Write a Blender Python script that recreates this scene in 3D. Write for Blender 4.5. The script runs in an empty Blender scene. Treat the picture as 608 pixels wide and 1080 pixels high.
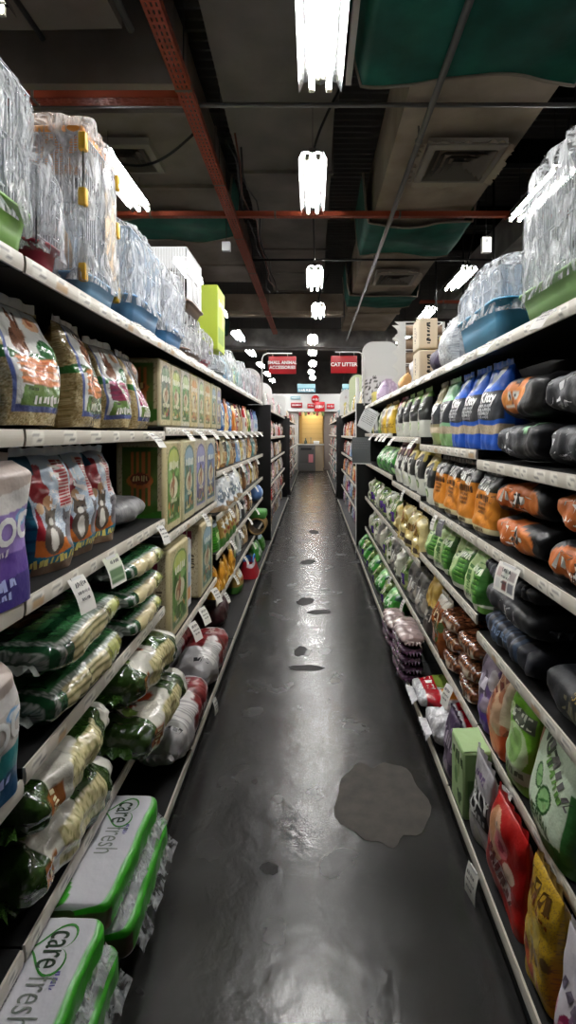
import bpy, bmesh, math, random
import numpy as np
from mathutils import Vector, Matrix, Euler
from mathutils.bvhtree import BVHTree
random.seed(7); RNG = np.random.default_rng(11)
PI = math.pi
SC = bpy.context.scene; COL = SC.collection

def L(r, g, b):                                   # sRGB 0-255 -> linear
    f = lambda c: (c / 255 / 12.92) if c / 255 <= .04045 else ((c / 255 + .055) / 1.055) ** 2.4
    return (f(r), f(g), f(b))
WHITE, CREAM, BLACK, CHAR = L(232, 232, 228), L(224, 214, 190), L(16, 16, 18), L(40, 41, 45)

# ------------------------------------------------------------------ materials
def nmat(name):
    m = bpy.data.materials.new(name); m.use_nodes = True
    nt = m.node_tree; b = nt.nodes['Principled BSDF']
    return m, nt, b
def N(nt, t, **kw):
    n = nt.nodes.new(t)
    for k, v in kw.items():
        if hasattr(n, k): setattr(n, k, v)
        else: n.inputs[k].default_value = v
    return n
def bump(nt, b, scale, strength, dist=.01, detail=3, vec=None, stretch=None):
    tc = N(nt, 'ShaderNodeTexCoord'); no = N(nt, 'ShaderNodeTexNoise'); no.inputs['Scale'].default_value = scale; no.inputs['Detail'].default_value = detail
    src = tc.outputs['Object']
    if stretch:
        mp = N(nt, 'ShaderNodeMapping'); mp.inputs['Scale'].default_value = stretch; nt.links.new(src, mp.inputs['Vector']); src = mp.outputs['Vector']
    nt.links.new(src, no.inputs['Vector'])
    bu = N(nt, 'ShaderNodeBump'); bu.inputs['Strength'].default_value = strength; bu.inputs['Distance'].default_value = dist
    nt.links.new(no.outputs['Fac'], bu.inputs['Height']); nt.links.new(bu.outputs['Normal'], b.inputs['Normal'])
    return no
def colmat(name, rough, bscale=None, bstr=.3, spec=.5, coat=0, dist=.01, stretch=None, metallic=0):
    m, nt, b = nmat(name)
    at = N(nt, 'ShaderNodeAttribute', attribute_name='col'); nt.links.new(at.outputs['Color'], b.inputs['Base Color'])
    b.inputs['Roughness'].default_value = rough; b.inputs['Specular IOR Level'].default_value = spec
    b.inputs['Metallic'].default_value = metallic
    if coat: b.inputs['Coat Weight'].default_value = coat; b.inputs['Coat Roughness'].default_value = .12
    if bscale: bump(nt, b, bscale, bstr, dist, stretch=stretch)
    return m
M_FILM = colmat('printed plastic film', .3, 16, .55, .5, dist=.012)
M_GLOSS = colmat('shiny clear film pack', .16, 24, .7, .6, coat=.35, dist=.012)
M_MATTE = colmat('matte woven sack', .5, 18, .5, .35, dist=.012)
M_CARD = colmat('printed card', .55, 60, .12, .3, dist=.002)
M_FUZZ = colmat('plain painted surface', .6, 90, .15, .3, dist=.002)
M_PLAST = colmat('moulded plastic', .35, 9, .08, .5, dist=.004)
M_RAIL = colmat('price rail plastic', .32, 40, .05, .45, dist=.002)
def plain(name, c, rough=.5, metallic=0, bscale=None, bstr=.2, dist=.01, spec=.5):
    m, nt, b = nmat(name); b.inputs['Base Color'].default_value = (*c, 1); b.inputs['Roughness'].default_value = rough
    b.inputs['Metallic'].default_value = metallic; b.inputs['Specular IOR Level'].default_value = spec
    if bscale: bump(nt, b, bscale, bstr, dist)
    return m
def noisy(name, c1, c2, scale, rough=.6, bscale=None, bstr=.3, dist=.01, lo=.35, hi=.65, spec=.4):
    m, nt, b = nmat(name)
    tc = N(nt, 'ShaderNodeTexCoord'); no = N(nt, 'ShaderNodeTexNoise'); no.inputs['Scale'].default_value = scale; no.inputs['Detail'].default_value = 6
    nt.links.new(tc.outputs['Object'], no.inputs['Vector'])
    cr = N(nt, 'ShaderNodeValToRGB'); cr.color_ramp.elements[0].position = lo; cr.color_ramp.elements[1].position = hi
    cr.color_ramp.elements[0].color = (*c1, 1); cr.color_ramp.elements[1].color = (*c2, 1)
    nt.links.new(no.outputs['Fac'], cr.inputs['Fac']); nt.links.new(cr.outputs['Color'], b.inputs['Base Color'])
    b.inputs['Roughness'].default_value = rough; b.inputs['Specular IOR Level'].default_value = spec
    if bscale: bump(nt, b, bscale, bstr, dist)
    return m
M_BLACKMETAL = noisy('black powder coated steel', L(7, 7, 8), L(13, 13, 14), 6, .6, 120, .1, .002, spec=.25)
M_DUCT = noisy('grimy insulated duct cloth', L(128, 119, 110), L(156, 146, 136), 1.6, .8, 5, .5, .02)
M_DUCTD = noisy('dark duct cloth', L(104, 99, 95), L(134, 128, 122), 1.4, .8, 4, .5, .02)
M_BEIGE = noisy('beige duct insulation', L(150, 137, 120), L(184, 170, 152), 2.2, .8, 6, .6, .02)
M_TEAL = noisy('teal duct cloth', L(14, 78, 66), L(26, 106, 90), 3, .75, 7, .4, .015)
M_GALV = noisy('galvanised sheet', L(128, 126, 124), L(176, 174, 172), 3, .38, 9, .4, .01)
M_STEEL = plain('grey steel conduit', L(112, 110, 108), .4, .6)
M_CABLE = plain('black cable', L(10, 10, 10), .5)
M_WHITE = plain('white enamel', L(215, 216, 216), .35)
def emit(name, c, s):
    m, nt, b = nmat(name); b.inputs['Base Color'].default_value = (*c, 1); b.inputs['Emission Color'].default_value = (*c, 1); b.inputs['Emission Strength'].default_value = s
    return m
M_REFL = plain('bright metal reflector', L(190, 192, 194), .22, 1.0)
M_TUBE = emit('fluorescent tube', (1, .98, .95), 130)

def wrapmat():
    m, nt, b = nmat('clear cling film')
    out = nt.nodes['Material Output']
    b.inputs['Base Color'].default_value = (*L(236, 239, 244), 1); b.inputs['Roughness'].default_value = .14; b.inputs['Specular IOR Level'].default_value = 1
    tc = N(nt, 'ShaderNodeTexCoord')
    def nz(sc, st, det):
        mp = N(nt, 'ShaderNodeMapping'); mp.inputs['Scale'].default_value = st; nt.links.new(tc.outputs['Object'], mp.inputs['Vector'])
        no = N(nt, 'ShaderNodeTexNoise'); no.inputs['Scale'].default_value = sc; no.inputs['Detail'].default_value = det; no.inputs['Distortion'].default_value = 1.6
        nt.links.new(mp.outputs['Vector'], no.inputs['Vector']); return no
    n1 = nz(20, (1.5, 1.5, .5), 6)
    bu = N(nt, 'ShaderNodeBump'); bu.inputs['Strength'].default_value = 1; bu.inputs['Distance'].default_value = .05
    nt.links.new(n1.outputs['Fac'], bu.inputs['Height']); nt.links.new(bu.outputs['Normal'], b.inputs['Normal'])
    n2 = nz(11, (1.5, 1.5, .6), 7)
    cr = N(nt, 'ShaderNodeValToRGB'); e = cr.color_ramp.elements
    e[0].position = .43; e[0].color = (.07, .07, .07, 1); e[1].position = .60; e[1].color = (.95, .9, .9, 1)  # opaque white streaks: film creases, with their bright glints put into the opacity
    nt.links.new(n2.outputs['Fac'], cr.inputs['Fac'])
    tr = N(nt, 'ShaderNodeBsdfTransparent'); mx = N(nt, 'ShaderNodeMixShader')
    nt.links.new(cr.outputs['Color'], mx.inputs['Fac']); nt.links.new(tr.outputs[0], mx.inputs[1]); 
    tl = N(nt, 'ShaderNodeBsdfTranslucent'); tl.inputs['Color'].default_value = (*L(240, 243, 246), 1); nt.links.new(bu.outputs['Normal'], tl.inputs['Normal'])
    m2 = N(nt, 'ShaderNodeMixShader'); m2.inputs['Fac'].default_value = .28; nt.links.new(b.outputs[0], m2.inputs[1]); nt.links.new(tl.outputs[0], m2.inputs[2]); nt.links.new(m2.outputs[0], mx.inputs[2])
    nt.links.new(mx.outputs[0], out.inputs['Surface'])
    return m
M_WRAP = wrapmat()
def traymat():
    m, nt, b = nmat('orange perforated steel')
    tc = N(nt, 'ShaderNodeTexCoord'); sp = N(nt, 'ShaderNodeSeparateXYZ'); nt.links.new(tc.outputs['Object'], sp.inputs[0])
    def fr(sock, k, off):
        a = N(nt, 'ShaderNodeMath', operation='MULTIPLY_ADD'); a.inputs[1].default_value = k; a.inputs[2].default_value = off; nt.links.new(sock, a.inputs[0])
        f = N(nt, 'ShaderNodeMath', operation='FRACT'); nt.links.new(a.outputs[0], f.inputs[0])
        d = N(nt, 'ShaderNodeMath', operation='SUBTRACT'); d.inputs[1].default_value = .5; nt.links.new(f.outputs[0], d.inputs[0])
        q = N(nt, 'ShaderNodeMath', operation='ABSOLUTE'); nt.links.new(d.outputs[0], q.inputs[0]); return q
    ax = fr(sp.outputs[0], 36, .5); ay = fr(sp.outputs[1], 20, 0)
    l1 = N(nt, 'ShaderNodeMath', operation='LESS_THAN'); l1.inputs[1].default_value = .2; nt.links.new(ax.outputs[0], l1.inputs[0])
    l2 = N(nt, 'ShaderNodeMath', operation='LESS_THAN'); l2.inputs[1].default_value = .32; nt.links.new(ay.outputs[0], l2.inputs[0])
    mu = N(nt, 'ShaderNodeMath', operation='MULTIPLY'); nt.links.new(l1.outputs[0], mu.inputs[0]); nt.links.new(l2.outputs[0], mu.inputs[1])
    b.inputs['Base Color'].default_value = (*L(168, 72, 44), 1); b.inputs['Roughness'].default_value = .5
    tr = N(nt, 'ShaderNodeBsdfTransparent'); mx = N(nt, 'ShaderNodeMixShader')
    nt.links.new(mu.outputs[0], mx.inputs['Fac']); nt.links.new(b.outputs[0], mx.inputs[1]); nt.links.new(tr.outputs[0], mx.inputs[2])
    nt.links.new(mx.outputs[0], nt.nodes['Material Output'].inputs['Surface'])
    return m
M_TRAY = traymat()

# ------------------------------------------------------------------ mesh builder (per-vertex colour)
class MB:
    def __init__(s): s.v = []; s.f = []; s.c = []; s.sm = []; s.n = 0
    def add(s, verts, faces, col, smooth=False):
        verts = np.asarray(verts, float).reshape(-1, 3)
        s.v.append(verts)
        col = np.asarray(col, float)
        s.c.append(np.broadcast_to(col, verts.shape) if col.ndim == 1 else col.reshape(-1, 3))
        k = s.n
        s.f.extend([tuple(int(i) + k for i in f) for f in faces]); s.sm.extend([smooth] * len(faces)); s.n += len(verts)
    def box(s, x0, y0, z0, x1, y1, z1, col=(.8, .8, .8)):
        v = [(x, y, z) for z in (z0, z1) for y in (y0, y1) for x in (x0, x1)]
        s.add(v, [(0, 2, 3, 1), (4, 5, 7, 6), (0, 1, 5, 4), (2, 6, 7, 3), (0, 4, 6, 2), (1, 3, 7, 5)], col)
    def rbox(s, x0, y0, z0, x1, y1, z1, r, col=(.8, .8, .8), seg=2):
        bm = bmesh.new(); bmesh.ops.create_cube(bm, size=1)
        for v in bm.verts: v.co = Vector(((x0 + x1) / 2 + v.co.x * (x1 - x0), (y0 + y1) / 2 + v.co.y * (y1 - y0), (z0 + z1) / 2 + v.co.z * (z1 - z0)))
        bmesh.ops.bevel(bm, geom=bm.edges[:], offset=r, segments=seg, profile=.5, affect='EDGES')
        bm.verts.index_update()
        s.add([v.co[:] for v in bm.verts], [[v.index for v in f.verts] for f in bm.faces], col, True); bm.free()
    def tube(s, pts, r, n=6, col=(.8, .8, .8), cap=True):
        pts = [Vector(p) for p in pts]; V = []; F = []
        for i, p in enumerate(pts):
            d = (pts[min(i + 1, len(pts) - 1)] - pts[max(i - 1, 0)]).normalized()
            a = d.orthogonal().normalized() if i == 0 else (a - a.dot(d) * d).normalized()
            b = d.cross(a); rr = r[i] if isinstance(r, (list, tuple)) else r
            V += [(p + (a * math.cos(2 * PI * k / n) + b * math.sin(2 * PI * k / n)) * rr)[:] for k in range(n)]
        for i in range(len(pts) - 1):
            for k in range(n):
                F.append((i * n + k, i * n + (k + 1) % n, (i + 1) * n + (k + 1) % n, (i + 1) * n + k))
        if cap: F.append(tuple(range(n - 1, -1, -1))); F.append(tuple((len(pts) - 1) * n + k for k in range(n)))
        s.add(V, F, col, n > 5)
    def grid(s, P3, col, smooth=True, flip=False, closed=False):
        r, c = P3.shape[:2]; F = []
        for i in range(r - 1):
            for j in range(c if closed else c - 1):
                a, b, d, e = i * c + j, i * c + (j + 1) % c, (i + 1) * c + (j + 1) % c, (i + 1) * c + j
                F.append((a, e, d, b) if flip else (a, b, d, e))
        s.add(P3.reshape(-1, 3), F, col, smooth)
    def lathe(s, prof, n=24, col=(.8, .8, .8), c=(0, 0, 0), axis='z'):
        P = np.zeros((len(prof), n, 3))
        for i, (r, z) in enumerate(prof):
            for k in range(n):
                x, y = r * math.cos(2 * PI * k / n), r * math.sin(2 * PI * k / n)
                P[i, k] = (x, y, z) if axis == 'z' else ((z, x, y) if axis == 'x' else (y, z, x))
        P += np.array(c); s.grid(P, col, True, closed=True)
    def arr(s): return np.concatenate(s.v), np.concatenate(s.c)
    def mesh(s, name, mat):
        me = bpy.data.meshes.new(name); V, Cc = s.arr()
        me.from_pydata(V.tolist(), [], s.f)
        at = me.attributes.new('col', 'FLOAT_COLOR', 'POINT')
        at.data.foreach_set('color', np.concatenate([Cc, np.ones((len(Cc), 1))], 1).astype(np.float32).ravel())
        me.polygons.foreach_set('use_smooth', np.array(s.sm, bool)); me.materials.append(mat); me.update()
        return me

# ------------------------------------------------------------------ lettering
_txt = {}
def glyphs(body, bold=0):
    k = (body, bold)
    if k not in _txt:
        cu = bpy.data.curves.new('lettering', 'FONT'); cu.body = body; cu.align_x = 'CENTER'; cu.align_y = 'CENTER'; cu.resolution_u = 3; cu.offset = bold
        o = bpy.data.objects.new('lettering', cu); COL.objects.link(o)
        bpy.context.view_layer.update()
        me = bpy.data.meshes.new_from_object(o.evaluated_get(bpy.context.evaluated_depsgraph_get()))
        bm = bmesh.new(); bm.from_mesh(me); bmesh.ops.triangulate(bm, faces=bm.faces[:])
        for _ in range(2):
            e = [x for x in bm.edges if x.calc_length() > .25]
            if e: bmesh.ops.subdivide_edges(bm, edges=e, cuts=1)
        bmesh.ops.triangulate(bm, faces=bm.faces[:]); bm.verts.index_update()
        V = np.array([v.co[:2] for v in bm.verts]); F = [[v.index for v in f.verts] for f in bm.faces]; bm.free()
        bpy.data.objects.remove(o); bpy.data.curves.remove(cu); bpy.data.meshes.remove(me)
        _txt[k] = (V, F)
    return _txt[k]
def scribble(n, rng, rows=1, tall=1.0):
    """illegible print: short strokes, one unit high"""
    V = []; F = []
    for r in range(rows):
        x = -n * .3
        while x < n * .3:
            w = rng.uniform(.16, .5); h = rng.uniform(.55, 1) * tall; z0 = -r * 1.5 - h / 2; sl = rng.uniform(-.15, .25)
            k = len(V); V += [(x, z0), (x + w, z0 + rng.uniform(-.1, .1)), (x + w + sl, z0 + h), (x + sl, z0 + h * rng.uniform(.8, 1))]; F.append((k, k + 1, k + 2, k + 3)); x += w + rng.uniform(.1, .3)
    V = np.array(V); V[:, 1] += (rows - 1) * .75
    return V, F
def decal(mb, bvh, VF, O, R, U, D, size, rot, col, off=.0016):
    """lay flat shapes on a surface by casting rays along D"""
    V, F = VF; O, R, U, D = map(Vector, (O, R, U, D)); c, s_ = math.cos(rot), math.sin(rot); out = []; ok = []
    for x, y in V * np.array(size):
        x, y = x * c - y * s_, x * s_ + y * c
        p = O + R * x + U * y - D * 1.0
        h = bvh.ray_cast(p, D, 3)
        if h[0] is None: out.append((p + D)[:]); ok.append(False)
        else: out.append((h[0] - D * off)[:]); ok.append(True)
    F = [f for f in F if all(ok[i] for i in f)]
    if F: mb.add(out, F, col)

# ------------------------------------------------------------------ painting packs
def wn(P3, scale, seed, octs=3):
    rng = np.random.default_rng(seed); o = np.zeros(P3.shape[:-1]); a = 1
    for k in range(octs):
        for _ in range(5):
            d = rng.normal(size=3); d *= scale * (2 ** k) / np.linalg.norm(d); o += a * np.sin(P3 @ d + rng.uniform(0, 6.28)) / 3
        a *= .5
    return o
class Pt:
    def __init__(s, A, B, seed=0): s.A, s.B = A, B; s.c = np.full(A.shape + (3,), .5); s.m = np.ones(A.shape, bool); s.rng = np.random.default_rng(seed)
    def put(s, m, c): s.c[m & s.m] = c
    def fill(s, c): s.put(s.m, c)
    def rect(s, a0, b0, a1, b1, c): s.put((s.A >= a0) & (s.A <= a1) & (s.B >= b0) & (s.B <= b1), c)
    def ell(s, a, b, ra, rb, c, rot=0):
        x, y = s.A - a, s.B - b; k, q = math.cos(rot), math.sin(rot)
        s.put(((x * k + y * q) / ra) ** 2 + ((-x * q + y * k) / rb) ** 2 <= 1, c)
    def ring(s, a, b, ra, rb, t, c):
        r = np.sqrt(((s.A - a) / ra) ** 2 + ((s.B - b) / rb) ** 2); s.put((r <= 1) & (r >= 1 - t), c)
    def poly(s, pts, c):
        m = np.zeros(s.A.shape, bool); n = len(pts)
        for i in range(n):
            (x0, y0), (x1, y1) = pts[i], pts[(i + 1) % n]
            if y0 == y1: continue
            m ^= ((y0 > s.B) != (y1 > s.B)) & (s.A < (x1 - x0) * (s.B - y0) / (y1 - y0) + x0)
        s.put(m, c)
    def under(s, b, amp, k, ph, c, lo=-9): s.put((s.B <= b + amp * np.sin(s.A * k + ph)) & (s.B >= lo), c)
    def speck(s, c, d, box=None):
        m = s.rng.random(s.A.shape) < d
        if box: m &= (s.A >= box[0]) & (s.B >= box[1]) & (s.A <= box[2]) & (s.B <= box[3])
        s.put(m, c)
    def stripes(s, a0, b0, a1, b1, n, duty, c, along='a', slant=0):
        t = (s.A - a0) / (a1 - a0) if along == 'a' else (s.B - b0) / (b1 - b0)
        t = t + slant * (s.B - b0) / (b1 - b0)
        s.put((s.A >= a0) & (s.A <= a1) & (s.B >= b0) & (s.B <= b1) & ((t * n) % 1 < duty), c)
    def blobs(s, box, n, cols, r=(.03, .09), asp=1.0):
        for _ in range(n):
            s.ell(s.rng.uniform(box[0], box[2]), s.rng.uniform(box[1], box[3]), s.rng.uniform(*r), s.rng.uniform(*r) * asp, cols[s.rng.integers(len(cols))], s.rng.uniform(0, 3))
    def cat(s, a, b, h, body, chest, asp=1.0):
        w = h * asp
        s.ell(a, b + .3 * h, .26 * w, .34 * h, body); s.ell(a, b + .28 * h, .12 * w, .25 * h, chest)
        s.ell(a, b + .72 * h, .2 * w, .17 * h, body); s.ell(a, b + .66 * h, .09 * w, .08 * h, chest)
        for q in (-1, 1):
            s.poly([(a + q * .2 * w, b + .74 * h), (a + q * .17 * w, b + h), (a + q * .04 * w, b + .84 * h)], body)
            s.ell(a + q * .08 * w, b + .74 * h, .03 * w, .03 * h, L(24, 22, 20))

class Proto:
    def __init__(s, parts): s.parts = parts; s.v = None       # parts: [(name, mesh, parent index)]
    def verts(s):
        if s.v is None:
            o = []
            for _, me, _ in s.parts:
                a = np.empty(len(me.vertices) * 3, np.float32); me.vertices.foreach_get('co', a); o.append(a.reshape(-1, 3))
            s.v = np.concatenate(o).astype(float)
        return s.v

def texts_on(mb, base, items, seed, plane):
    if not items: return
    V, _ = base.arr(); bvh = BVHTree.FromPolygons(V.tolist(), base.f); rng = random.Random(seed)
    for it in items:
        body, a, b, size, rot, col = it[:6]; face = it[6] if len(it) > 6 else 'front'; bold = it[7] if len(it) > 7 else .02
        if isinstance(body, int): VF = scribble(body, rng)
        elif isinstance(body, tuple): VF = scribble(body[0], rng, body[1])
        else: VF = glyphs(body, bold)
        O, R, U, D = plane(a, b, face)
        decal(mb, bvh, VF, O, R, U, D, size, math.radians(rot), col)

def bag(name, w, h, d, paint, seed=1, kind='stand', mat=None, res=(44, 60), wr=.006, p=3.2, seal=True, sealcol=None, extra=None):
    """a filled standing bag: front towards -y, base on z=0"""
    nu, nv = res
    def side(nu, nv, sg):
        t = np.linspace(0, 1, nu); u = .5 - .5 * np.sign(1 - 2 * t) * np.abs(1 - 2 * t) ** .75; v = np.linspace(0, 1, nv)
        U, Vv = np.meshgrid(u, v)
        x = np.abs(2 * U - 1)
        e = (1 - np.minimum(x, 1) ** p) ** (1 / p)
        if kind == 'stand': pr = np.where(Vv < .25, .82 + .18 * np.sin(Vv / .25 * PI / 2), np.cos(np.clip((Vv - .25) / .75, 0, 1) * PI / 2) ** .62 * .97 + .03)
        elif kind == 'brick': pr = np.where(Vv < .9, 1.0, 1 - .85 * ((Vv - .9) / .1) ** 1.6)
        else: pr = (1 - np.abs(2 * Vv - 1) ** 2.4) ** (1 / 2.4) * .97 + .03
        wd = w * (1 - .07 * pr * (kind != 'brick')) * (1 - .05 * np.clip((Vv - .75) / .25, 0, 1))
        P3 = np.stack([(U - .5) * wd, sg * d / 2 * e * pr, Vv * h], -1)
        nz = wn(P3, 22 / max(w, .12) * .3, seed + (sg > 0) * 5, 3)
        pull = wn(P3 * np.array([1, 1, .25]), 60, seed + 9, 2) * np.clip((Vv - .6) / .4, 0, 1)
        P3[..., 1] += sg * (wr * nz + wr * .7 * pull) * np.minimum(1, e * 1.6) * np.clip(pr * 1.5, .25, 1)
        P3[..., 2] += wr * .5 * nz * np.clip(Vv * 4, 0, 1)
        return U, Vv, P3
    base = MB(); U, Vv, F3 = side(nu, nv, -1)
    pt = Pt(U, Vv, seed); items = paint(pt) or []
    base.grid(F3, pt.c)
    bk = side(max(8, nu // 3), max(8, nv // 3), 1); pb = Pt(bk[0], bk[1], seed); paint(pb); base.grid(bk[2], pb.c, flip=True)
    base.add(np.concatenate([F3[0], bk[2][0][::-1]]), [list(range(nu + bk[2].shape[1]))[::-1]], pt.c[0, nu // 2])
    mb = MB(); mb.v, mb.c, mb.f, mb.sm, mb.n = list(base.v), list(base.c), list(base.f), list(base.sm), base.n
    texts_on(mb, base, items, seed, lambda a, b, f: (((a - .5) * w * .94, 0, b * h), (1, 0, 0), (0, 0, 1), (0, 1, 0)))
    parts = [(name, mb.mesh(name, mat or M_FILM), None)]
    if seal:
        s = MB(); n = 22; hs = min(.03, h * .08); sc = sealcol if sealcol is not None else tuple(pt.c[-1, nu // 2])
        for sg in (-1, 1):
            P3 = np.zeros((4, n, 3))
            for i in range(4):
                for j in range(n):
                    q = j / (n - 1) - .5
                    P3[i, j] = (q * w * .88, sg * .0012 + .004 * math.sin(j * 1.3 + seed) * i / 3, h - .002 + hs * i / 3 + .003 * math.sin(j * .9 + seed * 2) * (i / 3))
            s.grid(P3, sc, flip=sg > 0)
        parts.append(('top_seal', s.mesh('top_seal', mat or M_FILM), 0))
    if extra: parts += extra(w, h, d)
    return Proto(parts)

def loaf(name, Ln, W, H, paint, seed=1, p=2.6, q=3.0, mat=None, res=(56, 56), wr=.006, ears=None, ribs=0, pinch=.12, extra=None):
    """a filled pack lying along x: front -y, top +z, pinched ends"""
    nt_, nw = res
    th = np.linspace(0, 2 * PI, 721); cx = np.sign(np.cos(th)) * np.abs(np.cos(th)) ** (2 / p); sx = np.sign(np.sin(th)) * np.abs(np.sin(th)) ** (2 / p)
    py, pz = -cx * W / 2, sx * H / 2
    s = np.concatenate([[0], np.cumsum(np.hypot(np.diff(py), np.diff(pz)))]); k = np.linspace(0, s[-1], nw + 1)[:-1]
    py, pz = np.interp(k, s, py), np.interp(k, s, pz)
    t = np.linspace(0, 1, nt_); t = .5 - .5 * np.sign(1 - 2 * t) * np.abs(1 - 2 * t) ** .8
    sc = np.maximum((1 - np.abs(2 * t - 1) ** q), 0) ** (1 / q); scz = sc * (1 - pinch) + pinch; scy = sc * .45 + .55 if ears else sc * .75 + .25
    T, _ = np.meshgrid(t, py, indexing='ij')
    P3 = np.stack([(T - .5) * Ln, scy[:, None] * py[None], scz[:, None] * pz[None] + H / 2], -1)
    yn, zn = py / (W / 2), pz / (H / 2)
    nrm = np.stack([np.zeros_like(T), np.broadcast_to(yn * W, T.shape), np.broadcast_to(zn * H, T.shape)], -1); nrm /= np.linalg.norm(nrm, axis=-1, keepdims=True) + 1e-6
    nz = wn(P3, 40, seed, 3); gather = wn(P3 * np.array([.2, 1, 1]), 130, seed + 3, 2) * (1 - sc[:, None]) * 1.2
    disp = wr * (nz * np.clip(sc[:, None] * 1.5, .2, 1) + gather)
    if ribs: disp = disp + np.abs(np.sin(T * PI * ribs)) ** .6 * wr * 1.2 - wr * .6
    P3 += nrm * disp[..., None]
    base = MB()
    YN = np.broadcast_to(yn[None], T.shape); ZN = np.broadcast_to(zn[None], T.shape)
    pt = Pt(T, (ZN + 1) / 2, seed); pt.Y = (1 + YN) / 2; pt.F = (YN < 0) & (np.abs(ZN) < .93); pt.top = ZN > .55
    items = paint(pt) or []
    base.grid(P3, pt.c, closed=True)
    for e in (0, -1): base.add(P3[e], [list(range(nw))[::(1 if e == 0 else -1)]], pt.c[e, 0])
    mb = MB(); mb.v, mb.c, mb.f, mb.sm, mb.n = list(base.v), list(base.c), list(base.f), list(base.sm), base.n
    def plane(a, b, f):
        if f == 'top': return ((a - .5) * Ln, (b - .5) * W, H / 2), (1, 0, 0), (0, 1, 0), (0, 0, -1)
        return ((a - .5) * Ln, 0, b * H), (1, 0, 0), (0, 0, 1), (0, 1, 0)
    texts_on(mb, base, items, seed, plane)
    parts = [(name, mb.mesh(name, mat or M_FILM), None)]
    if ears:
        for e in (-1, 1):
            m = MB(); G = np.zeros((6, 18, 3))
            for i in range(6):
                for j in range(18):
                    qy = (j / 17 - .5); r = i / 5
                    G[i, j] = (e * (Ln / 2 - .004 + ears * r), qy * W * (.5 + .2 * r), H * .5 + .012 * math.sin(j * 1.9 + seed + e) * r + .006 * math.sin(j * 4.1 + i) * r - .01 * r)
            m.grid(G, pt.c[0 if e < 0 else -1, nw // 2]); parts.append(('end_seal', m.mesh('end_seal', mat or M_FILM), 0))
    if extra: parts += extra(Ln, W, H)
    return Proto(parts)

def carton(name, w, h, d, paint, pside=None, seed=1, mat=None, r=.008, res=(30, 44), lid=True, extra=None):
    """a box or pressed bale: front -y"""
    mb = MB(); base = MB()
    P0 = Pt(np.array([[.5]]), np.array([[1.0]]), seed); paint(P0)
    mb.rbox(-w / 2, -d / 2, 0, w / 2, d / 2, h, r, tuple(P0.c[0, 0]))
    base.box(-w / 2, -d / 2, 0, w / 2, d / 2, h)
    q = .0012
    U, V = np.meshgrid(np.linspace(0, 1, res[0]), np.linspace(0, 1, res[1]))
    def face(fn, X, Y, Z, flip=False):
        p = Pt(U, V, seed + 1); it = fn(p) or []; mb.grid(np.stack(np.broadcast_arrays(X, Y, Z), -1).astype(float), p.c, smooth=False, flip=flip); return it
    it = face(paint, (U - .5) * (w - 2 * r), -d / 2 - q + 0 * U, r + V * (h - 2 * r))
    its = []
    if pside:
        for sg in (-1, 1): its.append((sg, face(pside, sg * (w / 2 + q) + 0 * U, sg * (U - .5) * (d - 2 * r), r + V * (h - 2 * r))))
    texts_on(mb, base, it, seed, lambda a, b, f: (((a - .5) * w, 0, b * h), (1, 0, 0), (0, 0, 1), (0, 1, 0)))
    for sg, i2 in its:
        texts_on(mb, base, i2, seed, lambda a, b, f, sg=sg: ((0, sg * (a - .5) * d, b * h), (0, sg, 0), (0, 0, 1), (-sg, 0, 0)))
    parts = [(name, mb.mesh(name, mat or M_CARD), None)]
    if lid:
        m = MB(); tp = tuple(P0.c[0, 0])
        U2, V2 = np.meshgrid(np.linspace(-.5, .5, 12), np.linspace(-.5, .5, 10)); Z = h + .004 + .004 * wn(np.stack([U2 * w, V2 * d, U2 * 0], -1), 40, seed)
        m.grid(np.stack([U2 * w * .96, V2 * d * .96, Z], -1), tp); parts.append(('top_flap', m.mesh('top_flap', mat or M_CARD), 0))
    if extra: parts += extra(w, h, d)
    return Proto(parts)

# ------------------------------------------------------------------ placing things
BAYS = []
REG = []           # (object, look, shelf, sort key) -> labels written at the end
def make(proto, mat4, label=None, cat=None, group=None):
    objs = []
    for i, (nm, me, par) in enumerate(proto.parts):
        o = bpy.data.objects.new(nm, me); COL.objects.link(o)
        if par is not None: o.parent = objs[par]
        objs.append(o)
    objs[0].matrix_world = mat4
    if label: objs[0]['label'] = label
    if cat: objs[0]['category'] = cat
    if group: objs[0]['group'] = group
    return objs[0]
def put(proto, side, y, front, z, look, cat, shelf, group=None, rot=(0, 0, 0), jit=0.0, label=None):
    """front = distance of the pack's aisle side from the aisle's middle line; y = its centre along the aisle"""
    R = Matrix.Rotation(-side * PI / 2, 4, 'Z') @ Matrix.Rotation(random.uniform(-jit, jit), 4, 'Z') @ Euler([math.radians(a) for a in rot]).to_matrix().to_4x4()
    A = proto.verts() @ np.array(R.to_3x3()).T; lo, hi = A.min(0), A.max(0)
    above = [s for sd, ya, yb, zs in BAYS if sd == side and ya < y + (hi[1] - lo[1]) / 2 - .01 and yb > y - (hi[1] - lo[1]) / 2 + .01 for s in zs if s > z + .04]
    if above and front + hi[0] - lo[0] > .697:
        k = (min(above) - .046 - z) / (hi[2] - lo[2] + .004)
        if k < 1:
            if k < .8: print('TIGHT', look, shelf, round(k, 2))
            R = Matrix.Diagonal((1, 1, max(k, .6), 1)) @ R; lo[2] *= max(k, .6); hi[2] *= max(k, .6)
    x = side * front - (lo[0] if side > 0 else hi[0])
    o = make(proto, Matrix.Translation((x, y - (lo[1] + hi[1]) / 2, z - lo[2] + .001)) @ R, label, cat, group)
    if not label: REG.append((o, look, shelf, (round(y, 3), z)))
    return o, z + hi[2] - lo[2] + .001
ORD = 'first second third fourth fifth sixth seventh eighth ninth tenth eleventh twelfth thirteenth fourteenth fifteenth sixteenth seventeenth eighteenth nineteenth twentieth'.split()
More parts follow.
